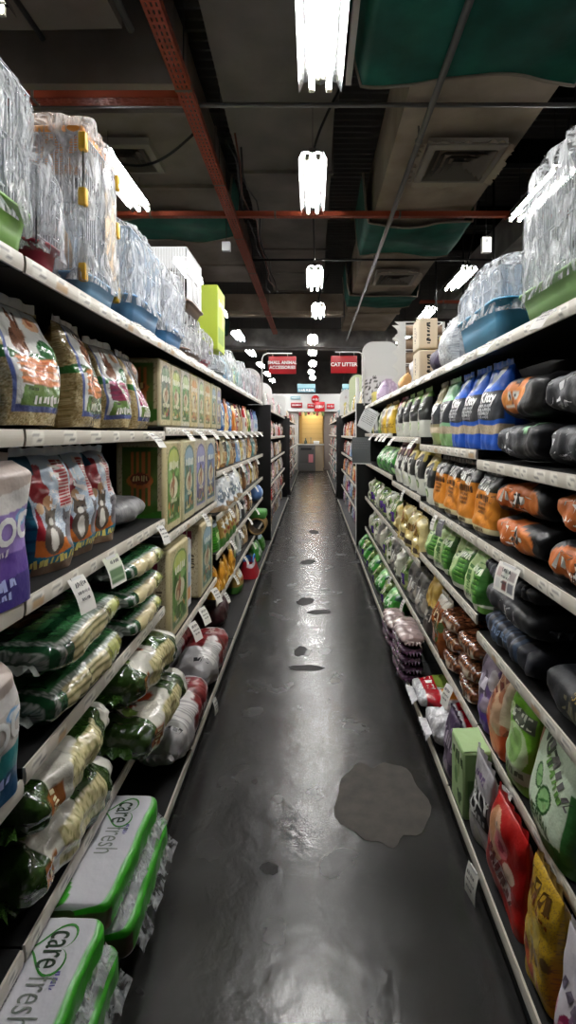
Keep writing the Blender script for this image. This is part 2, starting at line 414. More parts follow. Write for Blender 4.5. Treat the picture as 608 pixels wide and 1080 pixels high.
def finish_labels():
    d = {}
    for o, look, shelf, k in REG: d.setdefault((look, shelf), []).append((k, o))
    for (look, shelf), v in d.items():
        v.sort(key=lambda t: t[0])
        for i, (_, o) in enumerate(v):
            o['label'] = f'{look}, on the {shelf}' if len(v) == 1 else f'{look}, {ORD[i]} from the near end, {shelf}'
def single(name, mb, mat, label=None, cat=None, kind=None, group=None, parent=None, loc=None):
    o = bpy.data.objects.new(name, mb.mesh(name, mat)); COL.objects.link(o)
    if parent: o.parent = parent
    if loc: o.location = loc
    for k, v in (('label', label), ('category', cat), ('kind', kind), ('group', group)):
        if v: o[k] = v
    return o
def empty(name, label, cat, loc=(0, 0, 0), group=None):
    o = bpy.data.objects.new(name, None); COL.objects.link(o); o.location = loc; o['label'] = label; o['category'] = cat
    if group: o['group'] = group
    return o
EXPOSURE = 0.6
# ------------------------------------------------------------------ camera
F = 560; VX, VY = 330, 457
cam = bpy.data.cameras.new('camera'); co = bpy.data.objects.new('camera', cam); COL.objects.link(co)
cam.sensor_fit = 'HORIZONTAL'; cam.sensor_width = 36; cam.lens = F / 608 * 36
cam.shift_x = -(VX - 304) / 608; cam.shift_y = -(540 - VY) / 608; cam.clip_start = .05
co.location = (0, 0, 1.6); co.rotation_euler = (PI / 2, 0, 0); SC.camera = co
vs = SC.view_settings; SC.display_settings.display_device = 'sRGB'; vs.view_transform = 'Standard'; vs.look = 'None'; vs.exposure = EXPOSURE; vs.gamma = 1; vs.use_curve_mapping = False
SC.cycles.max_bounces = 8; SC.cycles.transparent_max_bounces = 16; SC.cycles.use_denoising = True; SC.cycles.sample_clamp_indirect = 6
wd = bpy.data.worlds.new('world'); SC.world = wd; wd.use_nodes = True
wd.node_tree.nodes['Background'].inputs[0].default_value = (.9, .95, 1, 1); wd.node_tree.nodes['Background'].inputs[1].default_value = .3

# ------------------------------------------------------------------ shell
def floormat():
    m, nt, b = nmat('sealed worn concrete')
    tc = N(nt, 'ShaderNodeTexCoord')
    def nz(sc, det, dis=0, st=None):
        n = N(nt, 'ShaderNodeTexNoise'); n.inputs['Scale'].default_value = sc; n.inputs['Detail'].default_value = det; n.inputs['Distortion'].default_value = dis
        if st:
            mp = N(nt, 'ShaderNodeMapping'); mp.inputs['Scale'].default_value = st; nt.links.new(tc.outputs['Object'], mp.inputs['Vector']); nt.links.new(mp.outputs[0], n.inputs['Vector'])
        else: nt.links.new(tc.outputs['Object'], n.inputs['Vector'])
        return n
    a = nz(2.6, 9, .3); r = N(nt, 'ShaderNodeValToRGB'); e = r.color_ramp.elements
    e[0].position = .3; e[0].color = (*L(23, 22, 21), 1); e[1].position = .76; e[1].color = (*L(34, 33, 32), 1)
    nt.links.new(a.outputs['Fac'], r.inputs['Fac'])
    g = nz(45, 6); r2 = N(nt, 'ShaderNodeValToRGB'); r2.color_ramp.elements[0].position = .3; r2.color_ramp.elements[0].color = (.7, .7, .7, 1); r2.color_ramp.elements[1].position = .7; r2.color_ramp.elements[1].color = (1.1, 1.1, 1.1, 1)
    nt.links.new(g.outputs['Fac'], r2.inputs['Fac'])
    mx = N(nt, 'ShaderNodeMix', data_type='RGBA', blend_type='MULTIPLY'); mx.inputs[0].default_value = .8
    nt.links.new(r.outputs[0], mx.inputs[6]); nt.links.new(r2.outputs[0], mx.inputs[7]); nt.links.new(mx.outputs[2], b.inputs['Base Color'])
    rr = N(nt, 'ShaderNodeMapRange'); rr.inputs[1].default_value = .3; rr.inputs[2].default_value = .75; rr.inputs[3].default_value = .2; rr.inputs[4].default_value = .3
    n3 = nz(4, 4, .3); nt.links.new(n3.outputs['Fac'], rr.inputs[0]); nt.links.new(rr.outputs[0], b.inputs['Roughness'])
    n4 = nz(13, 9, .4); n5 = nz(70, 4)
    ad = N(nt, 'ShaderNodeMath', operation='MULTIPLY_ADD'); ad.inputs[1].default_value = .12; nt.links.new(n5.outputs['Fac'], ad.inputs[0]); nt.links.new(n4.outputs['Fac'], ad.inputs[2])
    bu = N(nt, 'ShaderNodeBump'); bu.inputs['Strength'].default_value = .3; bu.inputs['Distance'].default_value = .008
    nt.links.new(ad.outputs[0], bu.inputs['Height']); nt.links.new(bu.outputs[0], b.inputs['Normal']); b.inputs['Specular IOR Level'].default_value = .5
    return m
M_FLOOR = floormat()
M_WALL = noisy('dark painted plaster', L(96, 93, 90), L(120, 117, 114), 2, .8)
M_DECK, nt_, b_ = nmat('corrugated steel deck'); b_.inputs['Base Color'].default_value = (*L(92, 90, 88), 1); b_.inputs['Roughness'].default_value = .7
XW, Y0, Y1, ZC = 7.0, -3.0, 25.0, 5.0
m = MB(); m.box(-XW, Y0, -.1, XW, Y1, 0); single('floor', m, M_FLOOR, kind='structure')
m = MB(); n = 240                                          # ribbed deck
P3 = np.zeros((n * 4 + 1, 2, 3)); 
for i in range(n * 4 + 1):
    y = Y0 + (Y1 - Y0) * i / (n * 4); z = ZC + (.05 if (i // 2) % 2 else 0)
    P3[i, 0] = (-XW, y, z); P3[i, 1] = (XW, y, z)
m.grid(P3, (.1, .1, .1), smooth=False, flip=True); single('ceiling', m, M_DECK, kind='structure')
for nm, bx in (('wall_left', (-XW - .1, Y0, 0, -XW, Y1, ZC)), ('wall_right', (XW, Y0, 0, XW + .1, Y1, ZC)), ('wall_back', (-XW, Y1, 0, XW, Y1 + .1, ZC)), ('wall_front', (-XW, Y0 - .1, 0, XW, Y0, ZC))):
    m = MB(); m.box(*bx); single(nm, m, M_WALL, kind='structure')
# worn patches with their own outline in the floor skin
M_PATCH = noisy('bare cement patch', L(50, 46, 41), L(66, 61, 54), 14, .62, 60, .3, .004)
def floorpatch(x, y, rx, ry, seed, label, mat, z=.0016):
    m = MB(); rg = random.Random(seed); k = 46; ph = [rg.uniform(0, 6) for _ in range(4)]
    ring = []
    for i in range(k):
        a = 2 * PI * i / k; r = 1 + .18 * math.sin(2 * a + ph[0]) + .06 * math.sin(5 * a + ph[1]) + .05 * math.sin(9 * a + ph[2]); ring.append((x + rx * r * math.cos(a), y + ry * r * math.sin(a), z))
    m.add([(x, y, z)] + ring, [(0, i + 1, (i + 1) % k + 1) for i in range(k)], (.1, .1, .1)); o = single('floor_patch', m, mat); o['label'] = label; o['category'] = 'floor patch'; o['kind'] = 'structure'
floorpatch(.30, 2.32, .17, .3, 3, 'dull brown bare patch worn into the shiny concrete floor', M_PATCH)
M_PIT = noisy('chipped dark pit', L(15, 14, 14), L(26, 25, 24), 20, .6, 40, .4, .006)
for i, (x, y, a, b) in enumerate([(-.07, 5.05, .09, .1), (.06, 4.75, .09, .07), (-.06, 6.6, .1, .12), (-.09, 3.9, .05, .08), (.02, 8.6, .09, .15), (-.16, 1.95, .03, .03), (-.04, 3.62, .14, .04)]):
    floorpatch(x, y, a, b, 20 + i, 'small dark pit chipped out of the concrete floor', M_PIT, .0012)

# ------------------------------------------------------------------ shelving
def railpaint(Ly, seed, blank=False):
    nu = max(24, int(Ly * 90)); U, V = np.meshgrid(np.linspace(0, 1, nu), np.linspace(0, 1, 7)); p = Pt(U, V, seed); p.fill(L(206, 200, 188))
    x = .02
    while x < .95 and not blank:
        w = p.rng.uniform(.04, .09) / Ly
        p.rect(x, .12, x + w, .9, L(232, 228, 218)); p.rect(x + w * .08, .55, x + w * .7, .72, L(150, 148, 142)); p.rect(x + w * .5, .25, x + w * .92, .45, L(120, 118, 114))
        if p.rng.random() < .12: p.rect(x, .12, x + w, .5, L(190, 160, 120))
        x += w + p.rng.uniform(.01, .12) / Ly
    return p.c
def gondola(side, y0, y1, shelves, label, group, backx=1.16, xr=.70, base=True, tall=2.06):
    tall = max(shelves) - .03; BAYS.append((side, y0, y1, shelves))
    root = empty('shelving_bay', label, 'shelving', (side * .86, (y0 + y1) / 2, 0), group)
    rx, ry = root.location[0], root.location[1]
    def part(nm, mb, mat, par=None):
        o = bpy.data.objects.new(nm, mb.mesh(nm, mat)); COL.objects.link(o); o.parent = par or root
        if par is None: o.location = (-rx, -ry, 0)
        return o
    def bx(mb, xa, ya, za, xb, yb, zb, c=(.02, .02, .02)):
        a, b = sorted((side * xa, side * xb)); mb.box(a, ya, za, b, yb, zb, c)
    g = .003
    m = MB(); bx(m, backx - .02, y0 + g, .02, backx, y1 - g, tall); part('back_panel', m, M_BLACKMETAL)
    for ya in (y0 + g, y1 - g - .03):
        m = MB(); bx(m, backx - .075, ya, 0, backx - .022, ya + .03, tall); part('upright', m, M_BLACKMETAL)
    if base:
        m = MB(); bx(m, .585, y0 + g, 0, backx - .08, y1 - g, .075); part('plinth', m, M_BLACKMETAL)
    for i, z in enumerate(shelves):
        bot = z < .2; f = .575 if bot else xr
        m = MB(); bx(m, f + .004, y0 + g, z - .028, backx - .077, y1 - g, z)
        for k in range(2):
            yb = y0 + .02 if k == 0 else y1 - .028                      # brackets under the board
            if not bot: bx(m, f + .2, yb, z - .045, backx - .077, yb + .006, z - .028)
        sh = part('shelf', m, M_BLACKMETAL)
        m = MB(); cc = railpaint(y1 - y0, int(abs(y0) * 100) + i + (side > 0) * 50, bot); nv, nu = cc.shape[:2]
        yy = np.linspace(y0 + .006, y1 - .006, nu); zz = np.linspace(z - .042, z - .0005, nv); P3 = np.zeros((nv, nu, 3))
        P3[..., 0] = side * (f - .004) + side * (-.003) * np.sin(np.linspace(0, PI, nv))[:, None]; P3[..., 1] = yy[None]; P3[..., 2] = zz[:, None]
        m.grid(P3, cc, smooth=False, flip=side < 0)
        c0 = L(206, 200, 188); bx(m, f - .0035, y0 + .006, z - .042, f + .003, y1 - .006, z - .0005, c0)
        part('price_rail', m, M_RAIL, sh)
    return root
LB = [(.08, 1.28, [2.03, 1.61, 1.20, .77, .36, .11]), (1.28, 2.5, [2.03, 1.61, 1.20, .79, .36, .11]), (2.5, 3.85, [2.03, 1.63, 1.11, .56, .11]),
      (3.85, 5.05, [2.03, 1.62, 1.32, 1.0, .72, .38, .11]), (5.05, 6.25, [2.03, 1.62, 1.32, 1.0, .72, .38, .11]), (6.25, 7.4, [2.03, 1.62, 1.32, 1.0, .72, .38, .11])]
RB = [(-.15, 1.05, [1.96, 1.49, 1.16, .765, .365, .11]), (1.05, 2.25, [1.96, 1.49, 1.16, .765, .365, .11]), (2.25, 3.45, [1.96, 1.53, 1.16, .83, .365, .11]), (3.45, 4.65, [1.96, 1.575, 1.19, .765, .37, .11]),
      (4.65, 5.85, [1.96, 1.60, 1.23, .77, .37, .11]), (5.85, 7.05, [1.96, 1.60, 1.23, .77, .37, .11])]
holdsL = ['clear hay bags and stacked hay packs at the near end', 'cat bags and wrapped cages', 'tall hay boxes and wood chip bales', 'gold pouches and hay sacks', 'small hanging packs and a blue ball', 'red tote bag by the black end panel']
holdsR = ['dark sacks at the near end', 'dark sacks and leafy green bags', 'blue, orange and pale green sacks', 'swoosh-printed sacks and yellow crumpled packs', 'white and green packs', 'small packs next to the black end panel']
for (a, b, s), h in zip(LB, holdsL): gondola(-1, a, b, s, 'black shelving bay holding ' + h, 'shelving bays of the bedding side')
for (a, b, s), h in zip(RB, holdsR): gondola(1, a, b, s, 'black shelving bay holding ' + h, 'shelving bays of the litter side')
NR = ['first', 'second', 'third', 'fourth']
def farbays(side, y0, n, ln, zs, run, tall=2.06):
    for i in range(n): gondola(side, y0 + i * ln, y0 + (i + 1) * ln, zs, f'{NR[i]} black shelving bay past the black end panel, {run}', 'shelving bays of the far runs', xr=.66, tall=tall)
ZL2 = [1.98, 1.55, 1.18, .8, .45, .11]
farbays(-1, 7.47, 4, 1.24, ZL2, 'beneath the small animal sign')
farbays(1, 7.12, 4, 1.24, ZL2, 'beneath the cat litter sign')
farbays(-1, 14.0, 4, 1.9, ZL2, 'bedding side after the gap'); farbays(1, 13.4, 4, 2.0, ZL2, 'litter side after the gap')
def endpanel(side, y, label, z=2.0, f=.585):
    m = MB(); a, b = sorted((side * f, side * 1.18)); m.rbox(a, y, 0, b, y + .035, z, .006, (.02, .02, .02)); single('end_panel', m, M_BLACKMETAL, label, 'end panel')
endpanel(-1, 7.41, 'tall black end panel closing the bedding run under the small animal sign'); endpanel(1, 7.06, 'tall black end panel closing the litter run under the cat litter sign')
endpanel(-1, 12.46, 'far black end panel closing the second bedding-side run', 2.0, .60); endpanel(1, 12.1, 'far black end panel closing the second litter-side run', 2.0, .60)
endpanel(-1, 13.94, 'black end panel facing the gap on the bedding side', 2.0, .6); endpanel(1, 13.34, 'black end panel facing the gap on the litter side', 2.0, .6)
# backs of the neighbouring runs, so that the place goes on behind
for side, nm in ((-1, 'bedding'), (1, 'litter')):
    m = MB(); a, b = sorted((side * 1.17, side * 1.2)); m.box(a, .1, .02, b, 7.0, 2.06); single('partition', m, M_BLACKMETAL, f'black back sheet behind the {nm} side shelving', 'back sheet', kind='structure')

# white header boards standing on the runs
def header(side, y, z0, z1, xa, xb, label, dots=None, seed=0):
    m = MB(); w = xb - xa; h = z1 - z0; U, V = np.meshgrid(np.linspace(0, 1, 40), np.linspace(0, 1, 40))
    r = .16
    for sg, yy in ((-1, 0), (1, .02)):
        p = Pt(U, V, seed); p.fill(L(226, 226, 224))
        if dots: dots(p)
        top = h - np.where(U < r / w, r - np.sqrt(np.maximum(r * r - (r - U * w) ** 2, 0)), 0) * (1)
        top = top - np.where(U > 1 - r / w, r - np.sqrt(np.maximum(r * r - (r - (1 - U) * w) ** 2, 0)), 0)
        X = side * (xa + U * w); m.grid(np.stack([X, y + yy + 0 * U, z0 + V * top], -1), p.c, False, flip=(sg > 0) ^ (side < 0))
        if sg < 0: prof = np.stack([X, y + 0 * U, z0 + V * top], -1)
    edge = np.concatenate([prof[:, 0], prof[-1], prof[::-1, -1], prof[0, ::-1]]); e2 = edge.copy(); e2[:, 1] += .02
    m.grid(np.stack([edge, e2]), L(216, 216, 214), False, flip=side > 0); return single('header_board', m, M_PLAST, label, 'header board')
def dots_(p):
    p.rect(0, 0, 1, .45, L(232, 230, 232)); rg = p.rng
    for _ in range(46): p.ell(rg.uniform(0, .5), rg.uniform(.02, .44), .022, .018, L(22, 22, 24))
    p.ell(.72, .2, .26, .2, L(196, 170, 200))
    for _ in range(16): p.ell(rg.uniform(.5, .95), rg.uniform(.04, .38), .03, .024, L(226, 206, 228))
header(1, 7.12, 2.0, 2.83, .66, 1.16, 'white rounded header board with black and lilac dots on the litter run', dots_, 3)
def dots2(p): p.rect(.12, .1, .88, .75, L(205, 206, 214)); p.ell(.5, .3, .25, .2, L(206, 60, 70)); p.ell(.4, .55, .2, .15, L(226, 190, 200))
header(-1, 7.35, 2.04, 2.5, .72, 1.12, 'white framed header board with a red print by the black end panel', dots2, 4)
header(-1, 8.6, 1.99, 2.42, .66, 1.12, 'blank white rounded header board on the second bedding-side run', None, 5)
header(1, 12.1, 2.01, 2.6, .62, 1.14, 'white rounded header board with faint spots on the far litter run', lambda p: p.blobs((.1, .1, .9, .8), 8, [L(210, 200, 120), L(200, 190, 190)], (.03, .07)), 6)
header(-1, 12.4, 2.01, 2.5, .62, 1.14, 'white rounded header board at the far end of the second bedding-side run', None, 7)
header(1, 9.6, 1.99, 2.66, .66, .98, 'pale green header board with a rounded top on the litter side', lambda p: p.fill(L(196, 206, 168)), 8)
# free white post at the start of the second litter run
m = MB(); m.rbox(.575, 7.097, 0, .625, 7.117, 2.35, .004, WHITE); single('corner_post', m, M_PLAST, 'slim white corner post next to the black litter end panel', 'post')

# ------------------------------------------------------------------ aisle signs
def bracket(m, x0, x1, y, z0, z1): 
    s = 1 if x1 > x0 else -1
    m.tube([(x0, y, z0), (x0, y, z1 - .07), (x0 + s * .02, y, z1 - .025), (x0 + s * .07, y, z1), (x1, y, z1)], .009, 8, WHITE)
    for x in (x0 + (x1 - x0) * .35, x0 + (x1 - x0) * .85): m.tube([(x, y, z1), (x, y, z1 - .05)], .004, 6, WHITE)
def sign(x0, x1, y, z0, z1, lines, size, label, post):
    m = MB(); m.rbox(x0, y - .008, z0, x1, y + .008, z1, .004, L(176, 24, 34))
    o = single('aisle_sign', m, M_PLAST, label, 'sign')
    t = MB()
    for i, s in enumerate(lines):
        V, Fc = glyphs(s, .035); V = V * size; t.add(np.stack([V[:, 0] + (x0 + x1) / 2, np.full(len(V), y - .0105), V[:, 1] + (z0 + z1) / 2 + ((len(lines) - 1) / 2 - i) * size * 1.12], -1), Fc, L(250, 248, 246))
    a = bpy.data.objects.new('lettering', t.mesh('lettering', M_PLAST)); COL.objects.link(a); a.parent = o
    b = MB(); bracket(b, *post); a = bpy.data.objects.new('hanging_bracket', b.mesh('hanging_bracket', M_PLAST)); COL.objects.link(a); a.parent = o
sign(-.60, -.225, 7.25, 2.41, 2.65, ['SMALL ANIMAL', 'ACCESSORIES'], .058, 'red aisle sign reading SMALL ANIMAL ACCESSORIES on a white bracket', (-.69, -.28, 7.25, 2.04, 2.69))
sign(.24, .585, 7.0, 2.39, 2.62, ['CAT LITTER'], .066, 'red aisle sign reading CAT LITTER on a white bracket', (.68, .30, 7.0, 1.97, 2.67))
def bluesign(x, y, z, w, h, label):
    m = MB(); m.rbox(x - w / 2, y, z, x + w / 2, y + .03, z + h, .006, L(150, 196, 206)); m.box(x - w / 2, y - .003, z, x + w / 2, y, z + h * .5, L(96, 150, 168))
    for q in (-.4, .4): m.tube([(x + q * w, y + .015, z + h), (x + q * w, y + .015, ZC)], .004, 5, L(60, 60, 60))
    o = single('hanging_sign', m, M_PLAST, label, 'sign')
    V, Fc = scribble(9, random.Random(int(z * 99))); t = MB(); t.add(np.stack([V[:, 0] * .085 + x, np.full(len(V), y - .006), V[:, 1] * .09 + z + h * .25], -1), Fc, WHITE)
    a = bpy.data.objects.new('lettering', t.mesh('lettering', M_PLAST)); COL.objects.link(a); a.parent = o
bluesign(-.19, 16, 2.84, .54, .25, 'pale blue hanging sign above the middle of the far aisle')
bluesign(1.1, 16, 2.84, .40, .25, 'pale blue hanging sign half hidden by the litter side headers')

# ------------------------------------------------------------------ far end: counter and shopfront
m = MB(); m.box(-2.2, 23.2, 2.55, 2.6, 23.4, 3.32, L(214, 216, 214)); single('fascia', m, M_FUZZ, 'long white fascia band over the far kitchen opening', 'fascia', kind='structure')
m = MB(); m.box(-2.2, 23.35, 0, -.62, 23.45, 2.55, L(200, 196, 190)); m.box(.5, 23.35, 0, 2.6, 23.45, 2.55, L(120, 110, 104)); m.box(-.62, 24.6, 0, .5, 24.7, 2.55, L(226, 186, 118)); single('wall_shopfront', m, M_FUZZ, kind='structure')
m = MB(); m.box(-.5, 24.55, 1.15, .45, 24.59, 2.5, L(236, 206, 140))
for i in range(6): m.box(-.5, 24.54, 1.15 + i * .22, .45, 24.555, 1.16 + i * .22, L(206, 170, 104))
single('tiled_splashback', m, M_PLAST, 'warm yellow tiled splashback lit behind the far counter', 'wall tiles', kind='structure')
root = empty('service_counter', 'grey service counter closing the far end of the aisle', 'counter', (-.1, 22.5, 0))
def cpart(nm, mb, mat=M_PLAST):
    o = bpy.data.objects.new(nm, mb.mesh(nm, mat)); COL.objects.link(o); o.parent = root; o.location = (.1, -22.5, 0)
m = MB(); m.rbox(-.62, 22.25, .02, .12, 22.85, 1.1, .01, L(112, 110, 108)); m.box(.13, 22.25, .02, .44, 22.85, 1.1, L(150, 134, 112)); cpart('cabinet', m)
m = MB(); m.rbox(-.66, 22.2, 1.1, .48, 22.9, 1.15, .008, L(196, 192, 186)); cpart('worktop', m)
m = MB(); m.box(-.56, 22.235, .35, .06, 22.25, .95, L(92, 90, 88)); cpart('door_panel', m)
m = MB(); m.tube([(-.5, 22.21, 1.0), (0, 22.21, 1.0)], .012, 8, L(40, 40, 42)); m.box(-.5, 22.21, .9, -.05, 22.23, .98, L(36, 36, 38)); cpart('dark_handle', m)
m = MB(); m.box(-.17, 22.225, .38, .02, 22.233, .72, L(226, 140, 150)); cpart('pink_notice', m)
m = MB(); m.lathe([(0, 0), (.06, 0), (.06, .1), (.03, .16), (.02, .25), (0, .25)], 14, L(60, 70, 60)); single('bottle', m, M_PLAST, 'dark bottle standing on the far counter', 'bottle', loc=(-.3, 22.5, 1.151))
m = MB(); m.lathe([(0, 0), (.11, 0), (.14, .12), (.13, .12), (.1, .01), (0, .01)], 18, WHITE); single('bowl', m, M_PLAST, 'white bowl standing on the far counter', 'bowl', loc=(.16, 22.5, 1.151))
m = MB(); m.tube([(0, 0, 0), (0, 0, .22), (0, -.05, .27), (0, -.12, .25)], .013, 8, L(120, 120, 120)); single('tap', m, M_PLAST, 'grey curved tap on the far counter', 'tap', loc=(-.08, 22.65, 1.151))
def farsign(x, z, w, h, n, label, round_=False, col=L(190, 26, 34), yo=0):
    m = MB()
    if round_: m.lathe([(0, 0), (w / 2, 0), (w / 2, .02), (0, .02)], 24, col, (x, 23.14 + yo, z), 'y')
    else: m.rbox(x - w / 2, 23.14 + yo, z - h / 2, x + w / 2, 23.19 + yo, z + h / 2, .02, col)
    o = single('fascia_sign', m, M_PLAST, label, 'sign')
    V, Fc = scribble(n, random.Random(n * 7)); t = MB(); t.add(np.stack([V[:, 0] * w / (n * .8), np.zeros(len(V)), V[:, 1] * h * .4], -1) + np.array([x, 23.13 + yo, z]), Fc, WHITE)
    a = bpy.data.objects.new('lettering', t.mesh('lettering', M_PLAST)); COL.objects.link(a); a.parent = o
farsign(-.7, 2.83, .5, .22, 8, 'dark red rectangular sign on the white fascia', col=L(150, 26, 34)); farsign(.12, 3.08, .36, .3, 4, 'round red sign high on the white fascia', True)
farsign(-.08, 2.8, .3, .2, 4, 'small red sign on the white fascia beside the bigger one'); farsign(.3, 2.76, .46, .42, 5, 'large red sign in the middle of the white fascia', yo=-.06); farsign(.78, 2.78, .34, .22, 4, 'red sign at the litter end of the white fascia'); farsign(-.75, 3.15, .44, .14, 9, 'thin pale blue sign on the white fascia', col=L(150, 186, 196))
m = MB()
for i in range(9): m.rbox(-.6 + i * .125, 23.1, 2.36 + .05 * (i % 2), -.5 + i * .125, 23.16, 2.53, .01, [L(150, 40, 40), L(216, 196, 150), L(120, 140, 80)][i % 3])
single('hanging_garland', m, M_PLAST, 'row of coloured cards hanging under the white fascia', 'garland')

# ------------------------------------------------------------------ ceiling services
def duct(x0, x1, z0, z1, ya, yb, mat, label, seams=1.2, r=.03, seed=0, name='air_duct'):
    m = MB(); nx = 14; ny = max(6, int((yb - ya) * 5)); per = []
    for a, b, k in (((x0, z1), (x0, z0), 5), ((x0, z0), (x1, z0), nx), ((x1, z0), (x1, z1), 5), ((x1, z1), (x0, z1), 4)):
        for i in range(k): t = i / k; per.append((a[0] + (b[0] - a[0]) * t, a[1] + (b[1] - a[1]) * t))
    P3 = np.zeros((ny + 1, len(per), 3))
    for i in range(ny + 1):
        for j, (x, z) in enumerate(per): P3[i, j] = (x, ya + (yb - ya) * i / ny, z)
    q = wn(P3, 3.2, seed, 3); P3[..., 2] += q * .012; P3[..., 0] += q * .008
    m.grid(P3, (.3, .3, .3), False, closed=True)
    for e in (0, -1): m.add(P3[e], [list(range(len(per)))[::(1 if e else -1)]], (.3, .3, .3))
    o = single(name, m, mat, label, 'air duct')
    for k, (xs, ys) in enumerate(((x0 - .05, ya + .15), (x1 + .05, yb - .15))):
        if label.startswith(('plain', 'silver', 'beige duct', 'short')): f = MB(); f.box(xs - .012, ys, z0 - .03, xs + .012, ys + .03, ZC); f.box(min(xs, (x0 + x1) / 2), ys, z0 - .034, max(xs, (x0 + x1) / 2), ys + .03, z0 - .03); a = bpy.data.objects.new('strap', f.mesh('strap', M_STEEL)); COL.objects.link(a); a.parent = o
    y = ya + .3
    while y < yb - .2: 
        f = MB()
        for (xa, za, xb, zb) in ((x0 - .02, z0 - .028, x1 + .02, z0 + .01), (x0 - .028, z0 - .02, x0 + .01, z1), (x1 - .01, z0 - .02, x1 + .028, z1)): f.box(xa, y, za, xb, y + .05, zb)
        y += seams; a = bpy.data.objects.new('flange', f.mesh('flange', mat)); COL.objects.link(a); a.parent = o
    return o
H = lambda h: 1.6 + h
duct(-.73, .19, H(2.72), H(3.25), 2.9, 11.9, M_DUCTD, 'long dark cloth-covered duct above the middle of the aisle', 1.15, seed=2)
duct(-1.02, .15, H(2.5), H(3.3), -.6, 2.86, M_DUCTD, 'wide dark duct above the camera end of the aisle'.replace('camera', 'near'), 9, seed=5)
duct(-3.1, -1.28, H(2.7), H(3.3), -.6, 3.55, M_DUCT, 'broad brown-grey duct over the bedding side near end', 1.6, seed=7)
duct(-2.3, -1.0, H(2.5), H(3.1), 3.8, 8.75, M_DUCT, 'grey duct with a square vent over the bedding side', 1.25, seed=9)
duct(.66, 1.66, H(2.34), H(2.95), 1.0, 12.2, M_BEIGE, 'beige insulated duct with green cloth bands over the litter side', 9, seed=11)
duct(2.75, 3.6, H(2.6), H(3.1), 1.0, 12, M_GALV, 'plain metal duct beyond the litter side lights', 1.4, seed=13)
duct(-6.4, 6.4, H(2.18), H(2.62), 13.3, 13.9, M_GALV, 'silver duct running across the far end of the aisle', 30, seed=15)
duct(-6.4, .58, H(2.35), H(2.68), 10.2, 10.75, M_BEIGE, 'beige duct running across the aisle before the silver one', 30, seed=17)
duct(-4.4, -1.4, H(2.5), H(2.8), 15.6, 16.3, M_BEIGE, 'short beige duct far back over the bedding side', 30, seed=18)
def sag(x0, x1, ya, yb, z, zt, drop, label, seed, name='duct_wrap'):
    m = MB(); nx, ny = 40, 30; P3 = np.zeros((ny, nx, 3))
    for i in range(ny):
        for j in range(nx):
            u = j / (nx - 1); v = i / (ny - 1); a = min(1, min(u, 1 - u) / .035)
            x = x0 + (x1 - x0) * u; zz = zt + (z - zt) * a - drop * math.sin(PI * u) ** .8 * (.6 + .4 * math.sin(PI * v)) * a
            P3[i, j] = (x, ya + (yb - ya) * v + .06 * math.sin(u * 7 + seed) * (2 * v - 1), zz)
    q = wn(P3, 7, seed, 3); P3[..., 2] += q * .016; m.grid(P3, (.1, .3, .3), flip=False)
    P4 = P3.copy(); P4[..., 2] += .006; m.grid(P4, (.1, .3, .3), flip=True)
    o = single(name, m, M_TEAL, label, 'duct wrap')
    for k in (-1, 0):
        e = MB(); e.tube([P3[k, j] - np.array([0, 0, .004]) for j in range(nx)], .012, 6, L(150, 140, 126))
        a = bpy.data.objects.new('frayed_hem', e.mesh('frayed_hem', M_FUZZ)); COL.objects.link(a); a.parent = o
sag(.24, 1.78, -.4, 3.4, H(2.27), H(2.8), .015, 'big teal cloth wrap sagging from the duct at the near end', 1)
m = MB(); m.box(.215, -.4, H(2.26), .25, 3.45, H(2.32), L(196, 192, 184)); single('edge_strip', m, M_FUZZ, 'pale edge strip along the big teal duct wrap', 'edging')
sag(.54, 1.78, 5.75, 6.75, H(2.275), H(2.8), .03, 'narrow teal cloth band on the beige duct before the silver light', 2)
sag(.54, 1.78, 8.7, 9.5, H(2.275), H(2.8), .03, 'farthermost teal cloth band round the beige duct', 3)
sag(-2.42, -.9, 5.9, 6.6, H(2.42), H(2.9), .05, 'teal cloth band round the grey duct above the wrapped cages', 4, 'hanging_cloth')
sag(-2.7, -1.85, 11.2, 11.9, H(2.2), H(2.5), .08, 'small teal cloth scrap hanging over the far bedding side', 5, 'hanging_cloth')
